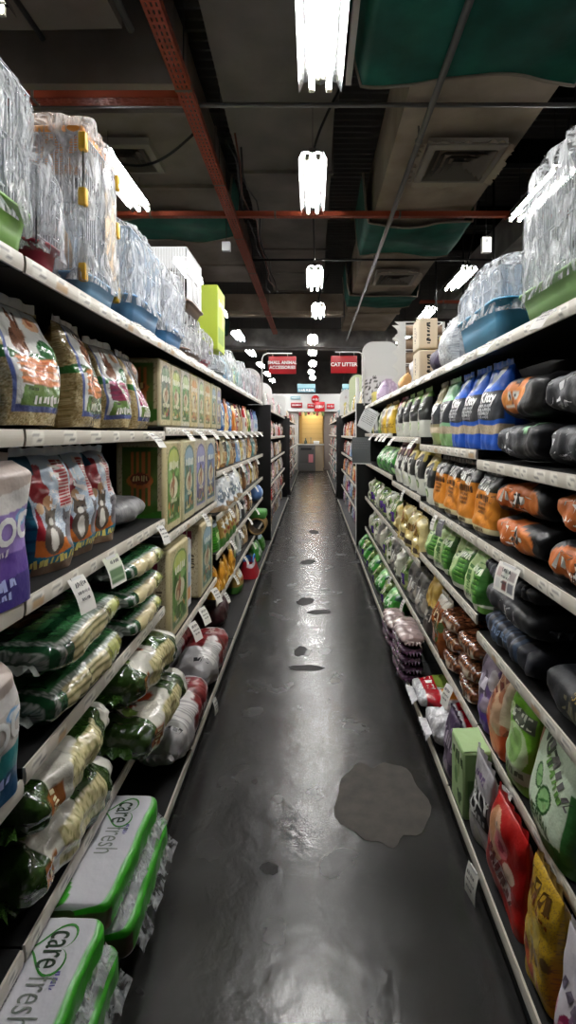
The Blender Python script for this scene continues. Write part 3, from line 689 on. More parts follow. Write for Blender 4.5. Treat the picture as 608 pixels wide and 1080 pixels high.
def diffuser(x, y, z, w, label, torn):
    root = empty('air_vent', label, 'air vent', (x, y, z))
    def pt(nm, mb, mat): o = bpy.data.objects.new(nm, mb.mesh(nm, mat)); COL.objects.link(o); o.parent = root
    m = MB(); h = w / 2
    for a in range(4):
        c, s = math.cos(a * PI / 2), math.sin(a * PI / 2)
        v = [(-h, -h, 0), (h, -h, 0), (h - .05, -h + .05, -.012), (-h + .05, -h + .05, -.012), (-h, -h, .06), (h, -h, .06)]
        m.add([(c * x_ - s * y_, s * x_ + c * y_, z_) for x_, y_, z_ in v], [(0, 3, 2, 1), (0, 1, 5, 4)], L(150, 144, 134))
    pt('vent_frame', m, M_FUZZ)
    m = MB()
    for k in range(4):
        r0 = h - .06 - k * (h - .08) / 4; r1 = r0 - (h - .08) / 4 * 1.15; 
        for a in range(4):
            c, s = math.cos(a * PI / 2), math.sin(a * PI / 2); v = [(-r0, -r0, -.012), (r0, -r0, -.012), (r1, -r1, .05), (-r1, -r1, .05)]
            m.add([(c * x_ - s * y_, s * x_ + c * y_, z_) for x_, y_, z_ in v], [(0, 3, 2, 1)], L(104, 98, 90))
    m.box(-.04, -.04, .02, .04, .04, .05, L(96, 90, 84)); pt('louvre', m, M_FUZZ)
    if torn:
        m = MB(); rg = random.Random(4)
        for sx, sy in ((-1, 0), (1, 0), (0, -1), (0, 1)):
            n = 24; P3 = np.zeros((3, n, 3))
            for j in range(n):
                q = (j / (n - 1) - .5) * 2.1 * h; r = rg.uniform(.02, .07)
                for i in range(3): o = h + .015 + (r * i / 2); P3[i, j] = (sx * o + (q if sx == 0 else 0), sy * o + (q if sy == 0 else 0), .01 - .03 * (i / 2) * rg.uniform(.2, 1))
            m.grid(P3, L(176, 166, 148)); m.grid(P3 + np.array([0, 0, .003]), L(176, 166, 148), flip=True)
        pt('torn_insulation', m, M_FUZZ)
diffuser(1.22, 4.45, H(2.245), .62, 'square ceiling vent ringed with torn insulation on the beige duct', True)
diffuser(-1.62, 4.68, H(2.41), .5, 'square ceiling vent on the grey duct over the bedding side', False)
diffuser(1.2, 7.75, H(2.245), .6, 'square ceiling vent farther along the beige duct', True)
def tray(pts, w, label, zt=lambda y: H(2.325)):
    (x0, y0, z0), (x1, y1, z1) = pts; m = MB(); d = Vector((x1 - x0, y1 - y0, 0)); Ln = d.length
    m.box(-w / 2, 0, 0, w / 2, Ln, .003); m.box(-w / 2, 0, 0, -w / 2 + .003, Ln, .05); m.box(w / 2 - .003, 0, 0, w / 2, Ln, .05)
    o = single('cable_tray', m, M_TRAY, label, 'cable tray'); o.location = (x0, y0, z0); o.rotation_euler = (0, 0, math.atan2(d.y, d.x) - PI / 2)
    y = .4
    while y < Ln:
        s = MB(); s.box(-w / 2 - .004, y, -.004, w / 2 + .004, y + .02, .052, L(120, 110, 100)); s.tube([(0, y + .01, .05), (0, y + .01, zt(y0 + y) - z0)], .005, 5, L(70, 70, 70)); y += 1.3
        a = bpy.data.objects.new('hanger', s.mesh('hanger', M_FUZZ)); COL.objects.link(a); a.parent = o
tray([(-.83, .4, H(2.2)), (-.83, 11.8, H(2.2))], .1, 'long orange perforated cable tray running lengthwise above the aisle', lambda y: H(2.47) if y < 2.9 else ZC)
tray([(-3.6, 3.62, H(2.26)), (-.89, 3.62, H(2.26))], .09, 'orange cable tray crossing over the bedding side near the first vent')
tray([(-3.4, 5.55, H(2.26)), (4.6, 5.55, H(2.26))], .07, 'orange cable tray crossing the whole aisle past the second light')
tray([(1.9, 9.4, H(2.3)), (6, 9.4, H(2.3))], .07, 'short orange cable tray far over the litter side')
def pipe(pts, r, mat, label, cat='pipe', name='hanging_pipe'):
    m = MB(); m.tube(pts, r, 10); single(name, m, mat, label, cat)
pipe([(.8, -.2, H(2.2)), (.8, 12.6, H(2.2))], .022, M_STEEL, 'grey steel pipe running lengthwise under the teal cloth')
for i, y in enumerate((1.2, 4.0, 6.9, 9.9)):
    m = MB(); m.tube([(.8, y, H(2.22)), (.8, y, H(2.315) if y > 3.5 else H(2.245))], .006, 6, L(90, 90, 90)); m.lathe([(.026, -.015), (.03, 0), (.026, .015)], 12, L(120, 118, 112), (.8, y, H(2.2)), 'y'); single('pipe_hanger', m, M_FUZZ, f'thin rod with a clamp holding the grey pipe, {ORD[i]} from the near end', 'pipe hanger')
pipe([(-1.2, -.3, H(2.66)), (-1.2, 3.5, H(2.66))], .025, M_STEEL, 'thin grey pipe along the edge of the brown-grey duct')
pipe([(-1.78, -.3, H(2.6)), (-1.78, 3.5, H(2.6))], .018, M_CABLE, 'black pipe under the brown-grey duct')
pipe([(-3.2, 3.72, H(2.3)), (3.3, 3.72, H(2.3))], .016, M_STEEL, 'thin grey pipe crossing the aisle under the ducts')
pipe([(-.8, 6.98, H(2.28)), (3.3, 6.98, H(2.28))], .014, M_CABLE, 'thin black pipe crossing above the third light')
for i, y in enumerate((4.9, 6.1, 7.9, 9.0)): 
    m = MB(); m.box(1.9, y, ZC - .3, XW, y + .1, ZC - .02, (.1, .1, .1)); single('roof_beam', m, M_BLACKMETAL, f'dark steel roof beam over the litter side, {ORD[i]} from the near end', 'roof beam', kind='structure')
for i, (x, y) in enumerate(((2.15, 6.3), (1.86, 8.0), (2.5, 8.8))): pipe([(x, y, ZC), (x, y, H(1.55))], .014, M_CABLE, f'black pole hanging from the deck over the litter side, {ORD[i]} from the near end', 'drop pole', 'drop_pole')
m = MB(); m.rbox(1.83, 5.72, H(1.95), 1.93, 5.78, H(2.12), .005, L(226, 224, 216)); m.box(1.865, 5.712, H(2.06), 1.895, 5.72, H(2.09), L(50, 50, 50)); m.tube([(1.88, 5.75, H(2.12)), (1.88, 5.75, ZC)], .004, 5, L(60, 60, 60)); single('junction_box', m, M_PLAST, 'small white junction box hanging below the crossing orange tray', 'junction box')
m = MB(); m.rbox(-.985, 5.75, H(1.98), -.895, 5.81, H(2.08), .005, L(190, 192, 194)); m.tube([(-.94, 5.78, H(2.08)), (-.94, 5.78, ZC)], .004, 5, L(60, 60, 60)); single('junction_box', m, M_PLAST, 'small grey junction box hanging over the bedding side', 'junction box')
# loose bundle of cables beside the long tray
m = MB(); rg = random.Random(2)
for k in range(3): m.tube([(-.72 + .05 * k + .03 * math.sin(i * 1.7 + k), 4.4 + i * .42, H(2.42) + .07 * math.sin(i * 1.1 + k * 2)) for i in range(12)], .009, 6, [L(30, 28, 28), L(96, 52, 40)][k % 2])
single('cable_bundle', m, M_FUZZ, 'tangled cable bundle hanging beside the long orange tray', 'cables')

# ------------------------------------------------------------------ lights
def fixture(x, y, z, label, cable=None, ln=1.08, zt=ZC):
    root = empty('hanging_light', label, 'ceiling light', (x, y, z), 'twin tube ceiling lights')
    def pt(nm, mb, mat, par=root): o = bpy.data.objects.new(nm, mb.mesh(nm, mat)); COL.objects.link(o); o.parent = par; return o
    m = MB(); prof = [(-.112, -.03), (-.085, .03), (-.03, .03), (0, .012), (.03, .03), (.085, .03), (.112, -.03)]
    P3 = np.zeros((2, 7, 3))
    for i in range(2):
        for j, (a, b) in enumerate(prof): P3[i, j] = (a, ln * i, b)
    m.grid(P3, L(170, 172, 174), False, flip=True); m.grid(P3 + np.array([0, 0, .004]), WHITE, False); m.box(-.03, .02, .034, .03, ln - .02, .07, WHITE); pt('reflector', m, M_REFL)
    for q in (-.045, .045):
        m = MB(); m.tube([(q, .03, -.012), (q, ln - .03, -.012)], .013, 10); pt('tube', m, M_TUBE)
        for e in (.006, ln - .034):
            m = MB(); m.rbox(q - .016, e, -.03, q + .016, e + .028, .02, .004, L(200, 196, 176)); pt('lamp_holder', m, M_PLAST)
    for e in (.15, ln - .15):
        m = MB(); m.tube([(0, e, .07), (0, e, zt - z)], .0025, 5, L(50, 50, 50))
        pt('suspension_wire', m, M_FUZZ)
    if cable: m = MB(); m.tube([(a - x, b - y, c - z) for a, b, c in cable], .011, 7); pt('power_cable', m, M_CABLE)
def bez(a, b, dz, n=14, dx=0): return [tuple(a[k] + (b[k] - a[k]) * i / n + (dz if k == 2 else dx if k == 0 else 0) * math.sin(PI * i / n) for k in range(3)) for i in range(n + 1)]
mid = [(1.72, 3.42, .04), (4.2, 3.8, 0), (7.05, 3.8, .03), (9.15, 3.82, .1), (12.0, 3.8, 0), (13.9, 3.8, 0), (16.3, 3.8, .0), (18.6, 3.8, -.05), (20.6, 3.8, 0)]
for i, (y, z, x) in enumerate(mid):
    cb = bez((.27, y - .32, 4.25), (x + .01, y + .05, z + .07), -.06, dx=-.05) if 0 < i < 4 else None
    if i == 2: cb = bez((.0, 5.3, 4.15), (x, y + .05, z + .07), -.08)
    fixture(x, y, z, f'twin tube light over the aisle middle, {ORD[i]} from the near end', cb, zt=4.08 if i == 0 else 4.28 if y < 11 else ZC)
for i, y in enumerate((1.7, 4.15, 6.7, 8.95, 11.5, 14.0, 16.6)):
    fixture(-1.66, y, 3.8, f'twin tube light above the bedding side shelves, {ORD[i]} in its row', bez((-.95, y + .1, 4.0), (-1.66, y + .3, 3.87), -.12) if i == 1 else None, zt=4.05 if 3.8 < y < 8.8 else 4.25 if y < 3 else ZC)
for i, y in enumerate((1.7, 4.4, 7.05, 9.3, 11.8, 14.2, 16.6)):
    fixture(2.08, y, 3.8, f'twin tube light above the litter side shelves, {ORD[i]} in its row', bez((2.15, y - .2, 4.6), (2.08, y + .1, 3.87), -.05) if i in (1, 2) else None)
for i, (x, y) in enumerate(((-1.66, 19.2), (2.08, 19.2), (-1.66, 21.6), (2.08, 21.6))): fixture(x, y, 3.8, f'added twin tube light over the {("bedding", "litter")[i % 2]} side, {("second", "first")[i // 2]} from the white fascia')  # unseen extra lights, added to brighten the white fascia
M_TUBE, old_ = emit('warm kitchen tube', (1, .82, .55), 60), M_TUBE
fixture(0, 23.5, 2.62, 'warm tube light inside the far kitchen opening', ln=.9, zt=2.7)
# ================================================================== pack designs
INK = L(30, 30, 34); HAY = L(176, 156, 112); HAY2 = L(146, 124, 82); HAY3 = L(206, 190, 150)
def hay_fill(p, a0=0, b0=0, a1=1, b1=1): p.rect(a0, b0, a1, b1, HAY); p.speck(HAY2, .35, (a0, b0, a1, b1)); p.speck(HAY3, .25, (a0, b0, a1, b1)); p.speck(L(120, 112, 62), .08, (a0, b0, a1, b1))
def d_hay(kind):
    def f(p):
        hay_fill(p); x0, x1 = .1, .9
        p.rect(x0, .1, x1, .97, L(82, 98, 150)); p.rect(x0 + .03, .15, x1 - .03, 1, L(222, 222, 218))
        p.poly([(x0, .93), (.28, .9), (.16, .6), (x0, .5)], L(206, 206, 202))
        p.ell(.68, .86, .12, .07, L(222, 176, 140)); p.ell(.66, .87, .05, .035, L(190, 120, 90))
        p.ell(.33, .66, .12, .12, L(120, 84, 66)); p.ell(.4, .76, .09, .09, L(142, 100, 78)); p.ell(.36, .87, .026, .08, L(128, 86, 66), .1); p.ell(.44, .86, .024, .075, L(128, 86, 66), -.15)
        p.under(.56, .03, 14, .4, L(44, 96, 44), .5); p.ell(.7, .62, .12, .1, L(40, 92, 46)); p.ell(.82, .6, .06, .07, L(52, 110, 50))
        c1, c2 = ((L(222, 140, 90), L(186, 96, 56)) if kind == 'carrot' else (L(142, 40, 76), L(96, 26, 54)))
        p.rect(.18, .3, .84, .54, L(150, 110, 80) if kind == 'carrot' else L(110, 50, 76))
        for i in range(4): p.ell(.5, .335 + i * .057, .34, .026, c1); p.ell(.36 + i * .08, .33 + i * .057, .1, .008, c2)
        p.poly([(.16, .13), (.9, .15), (.9, .31), (.2, .29)], L(92, 122, 60)); p.rect(.24, .25, .4, .28, L(60, 84, 44))
        p.rect(x0, .1, x1, .145, L(70, 84, 140)); p.rect(x0, .1, x0 + .025, .95, L(96, 110, 164))
        return [(7, .54, .2, .03, 2, L(240, 238, 230))]
    return f
def d_cat(p):
    p.fill(L(186, 202, 220)); p.speck(L(226, 232, 238), .3)
    p.rect(0, .72, 1, 1, L(196, 212, 228)); p.rect(.62, .55, .86, .96, L(168, 40, 46)); p.stripes(.62, .55, .86, .96, 9, .35, L(226, 210, 206), 'b', .6)
    p.poly([(.14, .96), (.4, .92), (.42, .7), (.3, .58), (.16, .62)], L(150, 30, 38)); p.ell(.36, .6, .08, .06, L(196, 150, 110)); p.ell(.22, .56, .05, .05, L(226, 190, 150))
    p.poly([(.16, .58), (.26, .36), (.2, .2), (.12, .3)], L(150, 30, 44))
    p.under(.28, .02, 9, 1, L(206, 112, 44), 0); p.under(.16, .02, 7, 2, L(24, 116, 146), 0); p.under(.09, .015, 9, 0, L(120, 96, 76), 0)
    p.cat(.4, .17, .42, L(92, 82, 74), L(226, 222, 214), 1.6); p.cat(.76, .18, .36, L(104, 102, 108), L(128, 126, 132), 1.45)
    p.rect(0, 0, .13, 1, L(22, 96, 122)); p.stripes(0, .0, .13, .85, 9, .25, L(16, 70, 96), 'b'); p.rect(.93, 0, 1, 1, L(22, 96, 122)); p.rect(0, .86, .3, 1, L(28, 84, 110)); p.rect(0, .8, .12, .93, L(120, 30, 50))
    return [(11, .55, .115, .03, 4, L(226, 214, 120)), ((6, 2), .74, .76, .05, 70, L(236, 226, 222))]
def d_purloc(c0, c1, c2):
    def f(p):
        p.fill(c0); p.ell(.5, .98, .7, .34, L(226, 222, 220)); p.ell(.55, 1.0, .5, .22, L(190, 176, 168)); p.under(.42, .03, 5, .6, c1, 0); p.under(.2, .03, 6, 2, c2, 0)
        p.ell(.86, .62, .07, .055, L(120, 170, 214)); p.ell(.86, .62, .045, .035, L(226, 232, 240)); p.ell(.15, .2, .1, .08, L(226, 206, 90))
        return [('PURLOC', .52, .5, .088, 6, L(240, 240, 240), 'front', .035), (12, .5, .36, .022, 6, L(226, 222, 232)), (9, .6, .16, .03, 4, L(170, 180, 226)), (10, .6, .08, .02, 4, L(170, 180, 226))]
    return f
def d_greenhay(p):                      # loaf
    G, GD = L(52, 106, 62), L(30, 72, 44)
    p.fill(G); p.put(p.top, L(54, 104, 64))
    pic = p.top & (p.A > .2) & (p.A < .8) & (p.Y > .35); p.put(pic, L(80, 110, 66))
    def el(a, y, ra, ry, c): p.put(p.top & (((p.A - a) / ra) ** 2 + ((p.Y - y) / ry) ** 2 <= 1), c)
    el(.38, .62, .16, .2, L(150, 112, 74)); el(.32, .62, .1, .1, L(150, 118, 82)); el(.62, .62, .14, .2, L(110, 116, 132)); el(.6, .58, .07, .09, L(60, 58, 60)); el(.5, .45, .08, .07, L(196, 206, 180))
    p.put(p.top & (p.A > .46) & (p.A < .93) & (p.Y > .78), L(156, 176, 110)); p.put(p.top & (p.A > .1) & (p.A < .95) & (p.Y > .2) & (p.Y < .28), L(26, 70, 42))
    fr = p.F & (p.B < .84)
    p.put(fr, GD); w = fr & (p.A > .14) & (p.A < .62) & (p.B > .18); p.put(w, L(206, 194, 150)); p.put(w & (((p.B - .18) * 7.5) % 1 < .3), L(96, 96, 56))
    w = fr & (p.A > .62) & (p.A < .9) & (p.B > .12); p.put(w, L(112, 116, 48)); p.put(w & (p.B > .4) & (p.A > .7) & (p.A < .82), L(176, 182, 110))
    sv = p.F & (p.B > .84) & (p.B < .885); p.put(sv, L(150, 160, 150)); sp = p.rng.random(p.A.shape) < .3; p.put(sp & sv, L(216, 222, 216))
    e = (p.A < .09) | (p.A > .93); p.put(e, L(150, 156, 150)); p.put(e & (p.rng.random(p.A.shape) < .4), L(84, 100, 88)); e2 = (p.A < .055) & (p.A > .02); p.put(e2, GD)
    return [(7, .68, .82, .04, 0, L(44, 72, 36), 'top'), (6, .75, .45, .028, 0, L(226, 230, 190))]
def d_whitegreen(p):
    p.fill(L(204, 202, 190)); G = L(44, 70, 26); GD = L(26, 44, 16)
    fr = p.F | p.top
    p.put(p.A > .52 + .05 * np.sin(p.B * 7), G); p.put((p.A > .56) & (p.rng.random(p.A.shape) < .1), GD); p.put((p.A < .16), G)
    p.put(p.A > .87, L(208, 206, 196)); lab = p.F & (p.A > .3) & (p.A < .78) & (p.B > .2) & (p.B < .86); p.put(lab, L(216, 206, 158)); p.put(lab & (((p.A + p.B * .1) * 22) % 1 < .22), L(150, 146, 92))
    p.put(p.F & (p.A > .1) & (p.A < .24) & (p.B > .2) & (p.B < .7), L(150, 92, 50))
    def el(a, y, ra, ry, c): p.put(p.top & (((p.A - a) / ra) ** 2 + ((p.Y - y) / ry) ** 2 <= 1), c)
    el(.3, .5, .09, .16, L(122, 56, 36)); el(.33, .62, .05, .12, L(140, 70, 44)); el(.2, .36, .05, .1, L(110, 140, 60)); el(.44, .3, .05, .08, L(176, 74, 44))
    return [(5, .3, .45, .03, 0, L(60, 90, 40), 'top'), (8, .7, .62, .032, 0, L(216, 216, 190), 'top'), (4, .17, .45, .03, 90, L(230, 216, 170))]
def d_carefresh(p):
    W_, G = L(206, 206, 214), L(62, 168, 42)
    p.fill(W_); p.put(~p.top & (p.Y < .2), G); p.put(p.top & (p.Y < .045), G); p.put((p.Y > .985), G)
    brown = L(92, 74, 62); gz = ((p.A - .02) / .3) ** 2 + ((p.Y - .6) / .3) ** 2; p.put(p.top & (gz < 1), G); br = p.top & (gz < .72); p.put(br, brown); p.put(br & (p.rng.random(p.A.shape) < .35), L(120, 100, 84)); gz2 = ((p.A - .38) / .16) ** 2 + ((p.Y - .72) / .22) ** 2; p.put(p.top & (gz2 < 1), G); p.put(p.top & (gz2 < .6), brown)
    p.put(~p.top & (p.Y < .2) & (p.A < .05), brown)
    def front(pts): return pts
    return [('care', .79, .22, (.058, .1), 180, L(40, 60, 44), 'top', .004), ('fresh', .51, .22, (.058, .1), 180, L(120, 128, 122), 'top', -.004), ((9, 1), .55, .36, .013, 180, L(150, 156, 160), 'top'), ('heart', .79, .24, .12, 180, L(50, 130, 46), 'top'), (5, .62, .14, .014, 180, L(90, 80, 150), 'top')]
def heart_glyph():                      # open heart outline, letter-like
    V = []; n = 40
    for i in range(n + 1):
        t = 2 * PI * i / n; x = 16 * math.sin(t) ** 3 / 17; y = (13 * math.cos(t) - 5 * math.cos(2 * t) - 2 * math.cos(3 * t) - math.cos(4 * t)) / 17
        V += [(x * .62, y * .55), (x * .56, y * .49 + .005)]
    return np.array(V), [(2 * i, 2 * i + 2, 2 * i + 3, 2 * i + 1) for i in range(n)]
_txt[('heart', .02)] = heart_glyph()
def d_maroon(p):
    M = L(124, 30, 36); S = L(168, 166, 168); p.fill(M); p.put(p.A < .34 + .03 * np.sin(p.B * 9), S); p.put((p.A > .34) & (p.A < .37), L(90, 18, 26)); p.put((p.A > .6) & (p.A < .66), L(96, 20, 28)); p.put(p.A > .9, S)
    p.put(p.top & (p.A > .12) & (p.A < .5) & (p.Y < .45), L(208, 206, 204)); g = p.top & (p.A > .14) & (p.A < .48) & (p.Y < .42) & ((p.A * 40) % 1 < .3); p.put(g, L(140, 138, 140))
    p.put(p.top & (((p.A - .55) / .06) ** 2 + ((p.Y - .3) / .13) ** 2 < 1), L(206, 200, 198))
    return [(5, .1, .3, .045, 90, INK, 'top'), (6, .75, .45, .04, 0, L(200, 190, 188), 'top'), (6, .6, .5, .04, 0, L(206, 198, 198))]
def d_chip_front(pal):
    base, art, top, acc = pal
    def f(p):
        p.fill(base); p.speck(L(196, 182, 144), .25); p.speck(L(150, 130, 96), .1); p.rect(.1, .07, .9, .8, art); p.ell(.5, .79, .4, .17, art); dk = tuple(x * .45 for x in art); lt = tuple(min(1, x * 1.5 + .05) for x in art)
        p.ell(.5, .81, .34, .12, top); sv = p.m.copy(); p.m &= (p.A > .13) & (p.A < .87) & (p.B > .09) & (p.B < .78); rg = p.rng
        p.under(.66, .04, 9, rg.uniform(0, 6), lt); p.under(.58, .05, 11, rg.uniform(0, 6), acc); p.blobs((.14, .5, .86, .66), 5, [dk, acc, lt], (.05, .12), .5)
        p.under(.5, .03, 13, 1, art); p.ell(.5, .47, .27, .13, L(214, 210, 180)); x = rg.uniform(.38, .6); p.ell(x, .45, .13, .1, L(140, 96, 62)); p.ell(x + .07, .53, .09, .06, L(160, 112, 74)); p.ell(x + .05, .6, .025, .06, L(150, 104, 70), .2); p.ell(x + .1, .6, .025, .06, L(150, 104, 70), -.2); p.ell(x - .02, .42, .06, .06, L(206, 186, 150))
        p.under(.3, .025, 15, 2, dk); p.blobs((.14, .1, .86, .28), 12, [L(176, 60, 56), L(206, 150, 80), L(206, 190, 110), L(110, 140, 60), lt], (.03, .08), .6); p.under(.13, .015, 9, 0, acc); p.m = sv
        return [(6, .5, .72, .05 if p.A.shape[0] > 50 else .036, 0, L(240, 240, 226)), (7, .5, .33, .024, 0, L(236, 230, 200)), (5, .35, .16, .018, 0, L(236, 230, 210))]
    return f
def d_chip_side(p):
    p.fill(L(206, 192, 154)); p.speck(L(150, 130, 96), .12); p.rect(.1, .04, .9, .96, L(70, 108, 40)); p.rect(.12, .36, .9, .92, L(84, 104, 40)); p.ell(.5, .58, .3, .09, L(206, 120, 56)); p.stripes(.3, .3, .8, .9, 4, .5, L(196, 110, 62), 'a'); p.ell(.5, .6, .22, .07, L(120, 60, 40)); p.under(.22, .02, 8, 0, L(60, 120, 40), .05)
    return [(4, .5, .6, .03, 0, L(236, 216, 150))]
def d_chipsi_side(p):
    p.fill(L(206, 194, 160)); p.speck(L(150, 130, 96), .12); p.rect(.02, .02, .6, .66, L(152, 152, 70)); p.rect(.02, .02, .6, .2, L(76, 110, 40)); p.rect(.02, .7, .85, .96, L(206, 190, 170)); p.stripes(.02, .7, .85, .96, 6, .75, L(150, 40, 76), 'a')
    return [('CHIPSI', .32, .42, .105, 90, L(60, 96, 36), 'front', .03), (4, .8, .5, .03, 90, L(90, 80, 60))]
# ---- litter side
def d_kitty(c, sw, low):
    def f(p):
        p.fill(c); p.ell(.62, .86, .3, .07, sw, .35); p.ell(.4, .9, .14, .05, sw, -.2); p.rect(.1, .36, .98, .7, L(52, 54, 60)); p.rect(0, .2, 1, .31, L(196, 180, 154)); p.speck(L(170, 152, 124), .1, (0, .2, 1, .31)); p.rect(0, 0, 1, .2, low)
        return [('Kitty', .55, .625, .058, 0, L(244, 244, 244), 'front', .03), (9, .5, .53, .018, 0, L(206, 208, 212)), (9, .5, .485, .018, 0, L(206, 208, 212)), (8, .48, .44, .016, 0, L(206, 208, 212)), (7, .5, .395, .014, 0, L(180, 182, 190))]
    return f
def d_orangebag(p):
    p.fill(L(24, 24, 27)); p.rect(0, .1, 1, .74, L(206, 128, 40)); p.under(.74, .03, 9, 1, L(24, 24, 27), .9); p.rect(0, .08, 1, .17, L(216, 204, 160)); p.rect(0, .0, 1, .08, L(26, 26, 28)); p.blobs((.1, .2, .9, .7), 10, [L(190, 112, 32), L(222, 146, 56)], (.05, .14), .3)
    return [(7, .52, .64, .038, 0, L(70, 40, 20)), (9, .5, .54, .016, 0, L(96, 56, 24)), (9, .5, .47, .016, 0, L(96, 56, 24)), (8, .5, .4, .016, 0, L(96, 56, 24)), (7, .4, .82, .04, -14, L(220, 220, 216)), (5, .5, .9, .03, 20, L(200, 200, 196)), (7, .5, .125, .02, 0, L(70, 50, 30))]
def d_blackorange(p):
    p.fill(L(26, 27, 30)); d = np.abs((p.A - .46) / .42) ** 3 + np.abs((p.B - .5 + (p.A - .5) * .1) / .4) ** 3; p.put(p.F & (d < 1), L(188, 100, 40)); p.put(p.F & (d < .9) & (p.A > .7), L(206, 118, 52)); p.put(p.top & (p.A > .35) & (p.A < .65) & (p.Y < .2), L(166, 86, 34))
    return [(3, .3, .55, .07, -8, L(232, 230, 224)), (2, .5, .55, .05, -8, L(40, 34, 30)), (4, .5, .48, .08, -14, L(238, 236, 230)), (5, .5, .3, .02, 0, L(70, 40, 20))]
def d_blackgrey(p):
    p.fill(L(38, 39, 43)); p.put(p.F & (p.A > .08) & (p.A < .6), L(50, 52, 57)); p.put(p.top & (((p.A - .72) / .12) ** 2 + ((p.Y - .3) / .3) ** 2 < 1), L(126, 176, 134)); p.put(p.F & (p.A > .72) & (p.A < .8), L(30, 31, 34))
    return [(3, .3, .55, .085, 4, L(206, 208, 210), 'front'), (7, .3, .22, .018, 4, L(150, 152, 156))]
def d_catface(p):
    p.fill(L(26, 26, 29)); F = p.F
    def el(a, b, ra, rb, c): p.put(F & (((p.A - a) / ra) ** 2 + ((p.B - b) / rb) ** 2 < 1), c)
    el(.32, .5, .2, .38, L(206, 120, 54)); el(.52, .62, .1, .26, L(220, 134, 60)); el(.24, .48, .1, .18, L(226, 150, 76)); el(.5, .9, .05, .12, L(206, 120, 54))
    el(.3, .56, .05, .12, L(240, 238, 230)); el(.31, .55, .02, .06, L(20, 20, 20)); el(.42, .58, .045, .11, L(240, 238, 230)); el(.41, .56, .02, .06, L(20, 20, 20)); el(.35, .38, .03, .06, L(120, 60, 40)); el(.3, .3, .1, .05, L(240, 230, 216))
def d_darkrib(p):
    p.fill(L(52, 54, 60)); p.put(p.F & (p.A > .06) & (p.A < .94) & ((p.A * 15) % 1 < .3), L(44, 46, 52)); p.put(p.top, L(36, 37, 41))
def d_darkletter(p):
    p.fill(L(40, 41, 46)); p.put(p.F & (p.A > .3) & (p.A < .9), L(48, 49, 54)); return [(4, .6, .5, .06, 0, L(196, 196, 196))]
def d_darkblue(p):
    p.fill(L(42, 44, 52)); m = p.F & (p.A > .06) & (p.A < .8); p.put(m & ((p.A * 13 + p.B * .4) % 1 < .4), L(64, 80, 104)); return [(7, .42, .62, .03, 0, L(120, 140, 170))]
def d_blackyellow(p):
    p.fill(L(30, 32, 36)); p.put(p.top & (((p.A - .35) / .24) ** 2 + ((p.Y - .42) / .26) ** 2 < 1), L(206, 184, 96)); return [(12, .5, .8, .02, 0, L(176, 150, 70)), (9, .5, .5, .045, 0, L(96, 92, 70)), (9, .45, .28, .03, 0, L(84, 82, 66))]
def d_navy(p): p.fill(L(26, 40, 74)); return [(6, .5, .5, .06, 0, L(60, 80, 120))]
def d_lightgreen(p):
    p.fill(L(184, 208, 148)); p.speck(L(160, 190, 124), .15); p.rect(.52, 0, 1, .8, L(74, 138, 52)); p.under(.78, .02, 9, 0, L(184, 208, 148), .72); p.rect(.86, 0, 1, .85, L(50, 100, 40)); p.ell(.5, .9, .3, .07, L(150, 190, 110)); p.under(.12, .04, 6, 1, L(206, 208, 196), 0); p.rect(.86, 0, 1, .1, L(90, 140, 60))
    for i in range(6): p.ell(.76, .24 + i * .09, .22, .022, L(38, 92, 32), .08); p.ell(.7, .21 + i * .09, .14, .01, L(140, 190, 100), .08)
    return [(3, .3, .5, .045, 90, L(60, 110, 50)), (5, .3, .32, .03, 90, L(110, 150, 90)), (6, .65, .66, .035, 0, L(230, 240, 216)), (4, .4, .12, .03, -8, L(90, 100, 90))]
def d_swoosh(acc, emb):
    def f(p):
        p.fill(L(214, 216, 206)); p.ell(.98, .66, .72, .32, L(30, 32, 32)); p.ell(.1, .95, .5, .22, acc); p.rect(0, .88, 1, 1, acc); p.ell(.15, .36, .5, .28, L(214, 216, 206)); p.ell(.6, .22, .16, .1, emb); p.ell(.6, .22, .1, .06, L(206, 220, 180)); p.blobs((.1, .78, .9, .98), 5, [L(206, 196, 150), acc], (.05, .12))
        return [(3, .5, .66, .07, 0, L(240, 240, 236)), (4, .3, .4, .04, 0, INK)]
    return f
def d_greenpack(p):
    p.fill(L(66, 150, 60)); p.blobs((0, 0, 1, 1), 16, [L(170, 214, 150), L(40, 104, 46), L(30, 70, 60), L(214, 226, 206)], (.06, .16)); return [(5, .5, .6, .07, 0, L(240, 244, 236)), (5, .5, .4, .05, 0, L(30, 70, 40))]
def d_yellowpack(p):
    p.fill(L(216, 180, 60)); p.rect(.1, .2, .62, .95, L(214, 210, 196)); p.ell(.45, .65, .28, .24, L(206, 200, 184)); p.ell(.42, .7, .16, .12, L(168, 158, 146)); p.ell(.55, .45, .2, .08, L(190, 160, 120)); p.rect(0, .1, .14, 1, L(110, 160, 60)); p.blobs((0, .05, .2, .5), 5, [L(80, 130, 50), L(226, 226, 206)], (.03, .07)); return [(5, .72, .25, .05, 0, L(120, 80, 20))]
def d_cream(p):
    p.fill(L(226, 210, 150)); p.blobs((0, 0, 1, 1), 14, [L(206, 180, 110), L(236, 226, 186), L(170, 130, 80), L(196, 170, 90)], (.05, .16)); p.rect(.2, .1, .8, .25, L(90, 80, 70)); return [(6, .5, .6, .06, 0, L(120, 90, 40))]
def d_browntreat(p):
    p.fill(L(120, 66, 34)); p.blobs((0, .1, 1, .9), 18, [L(150, 84, 42), L(92, 46, 24), L(176, 106, 60), L(70, 92, 50)], (.04, .12)); p.rect(0, .86, 1, 1, L(196, 190, 176)); return [(5, .5, .7, .06, 0, L(230, 216, 180))]
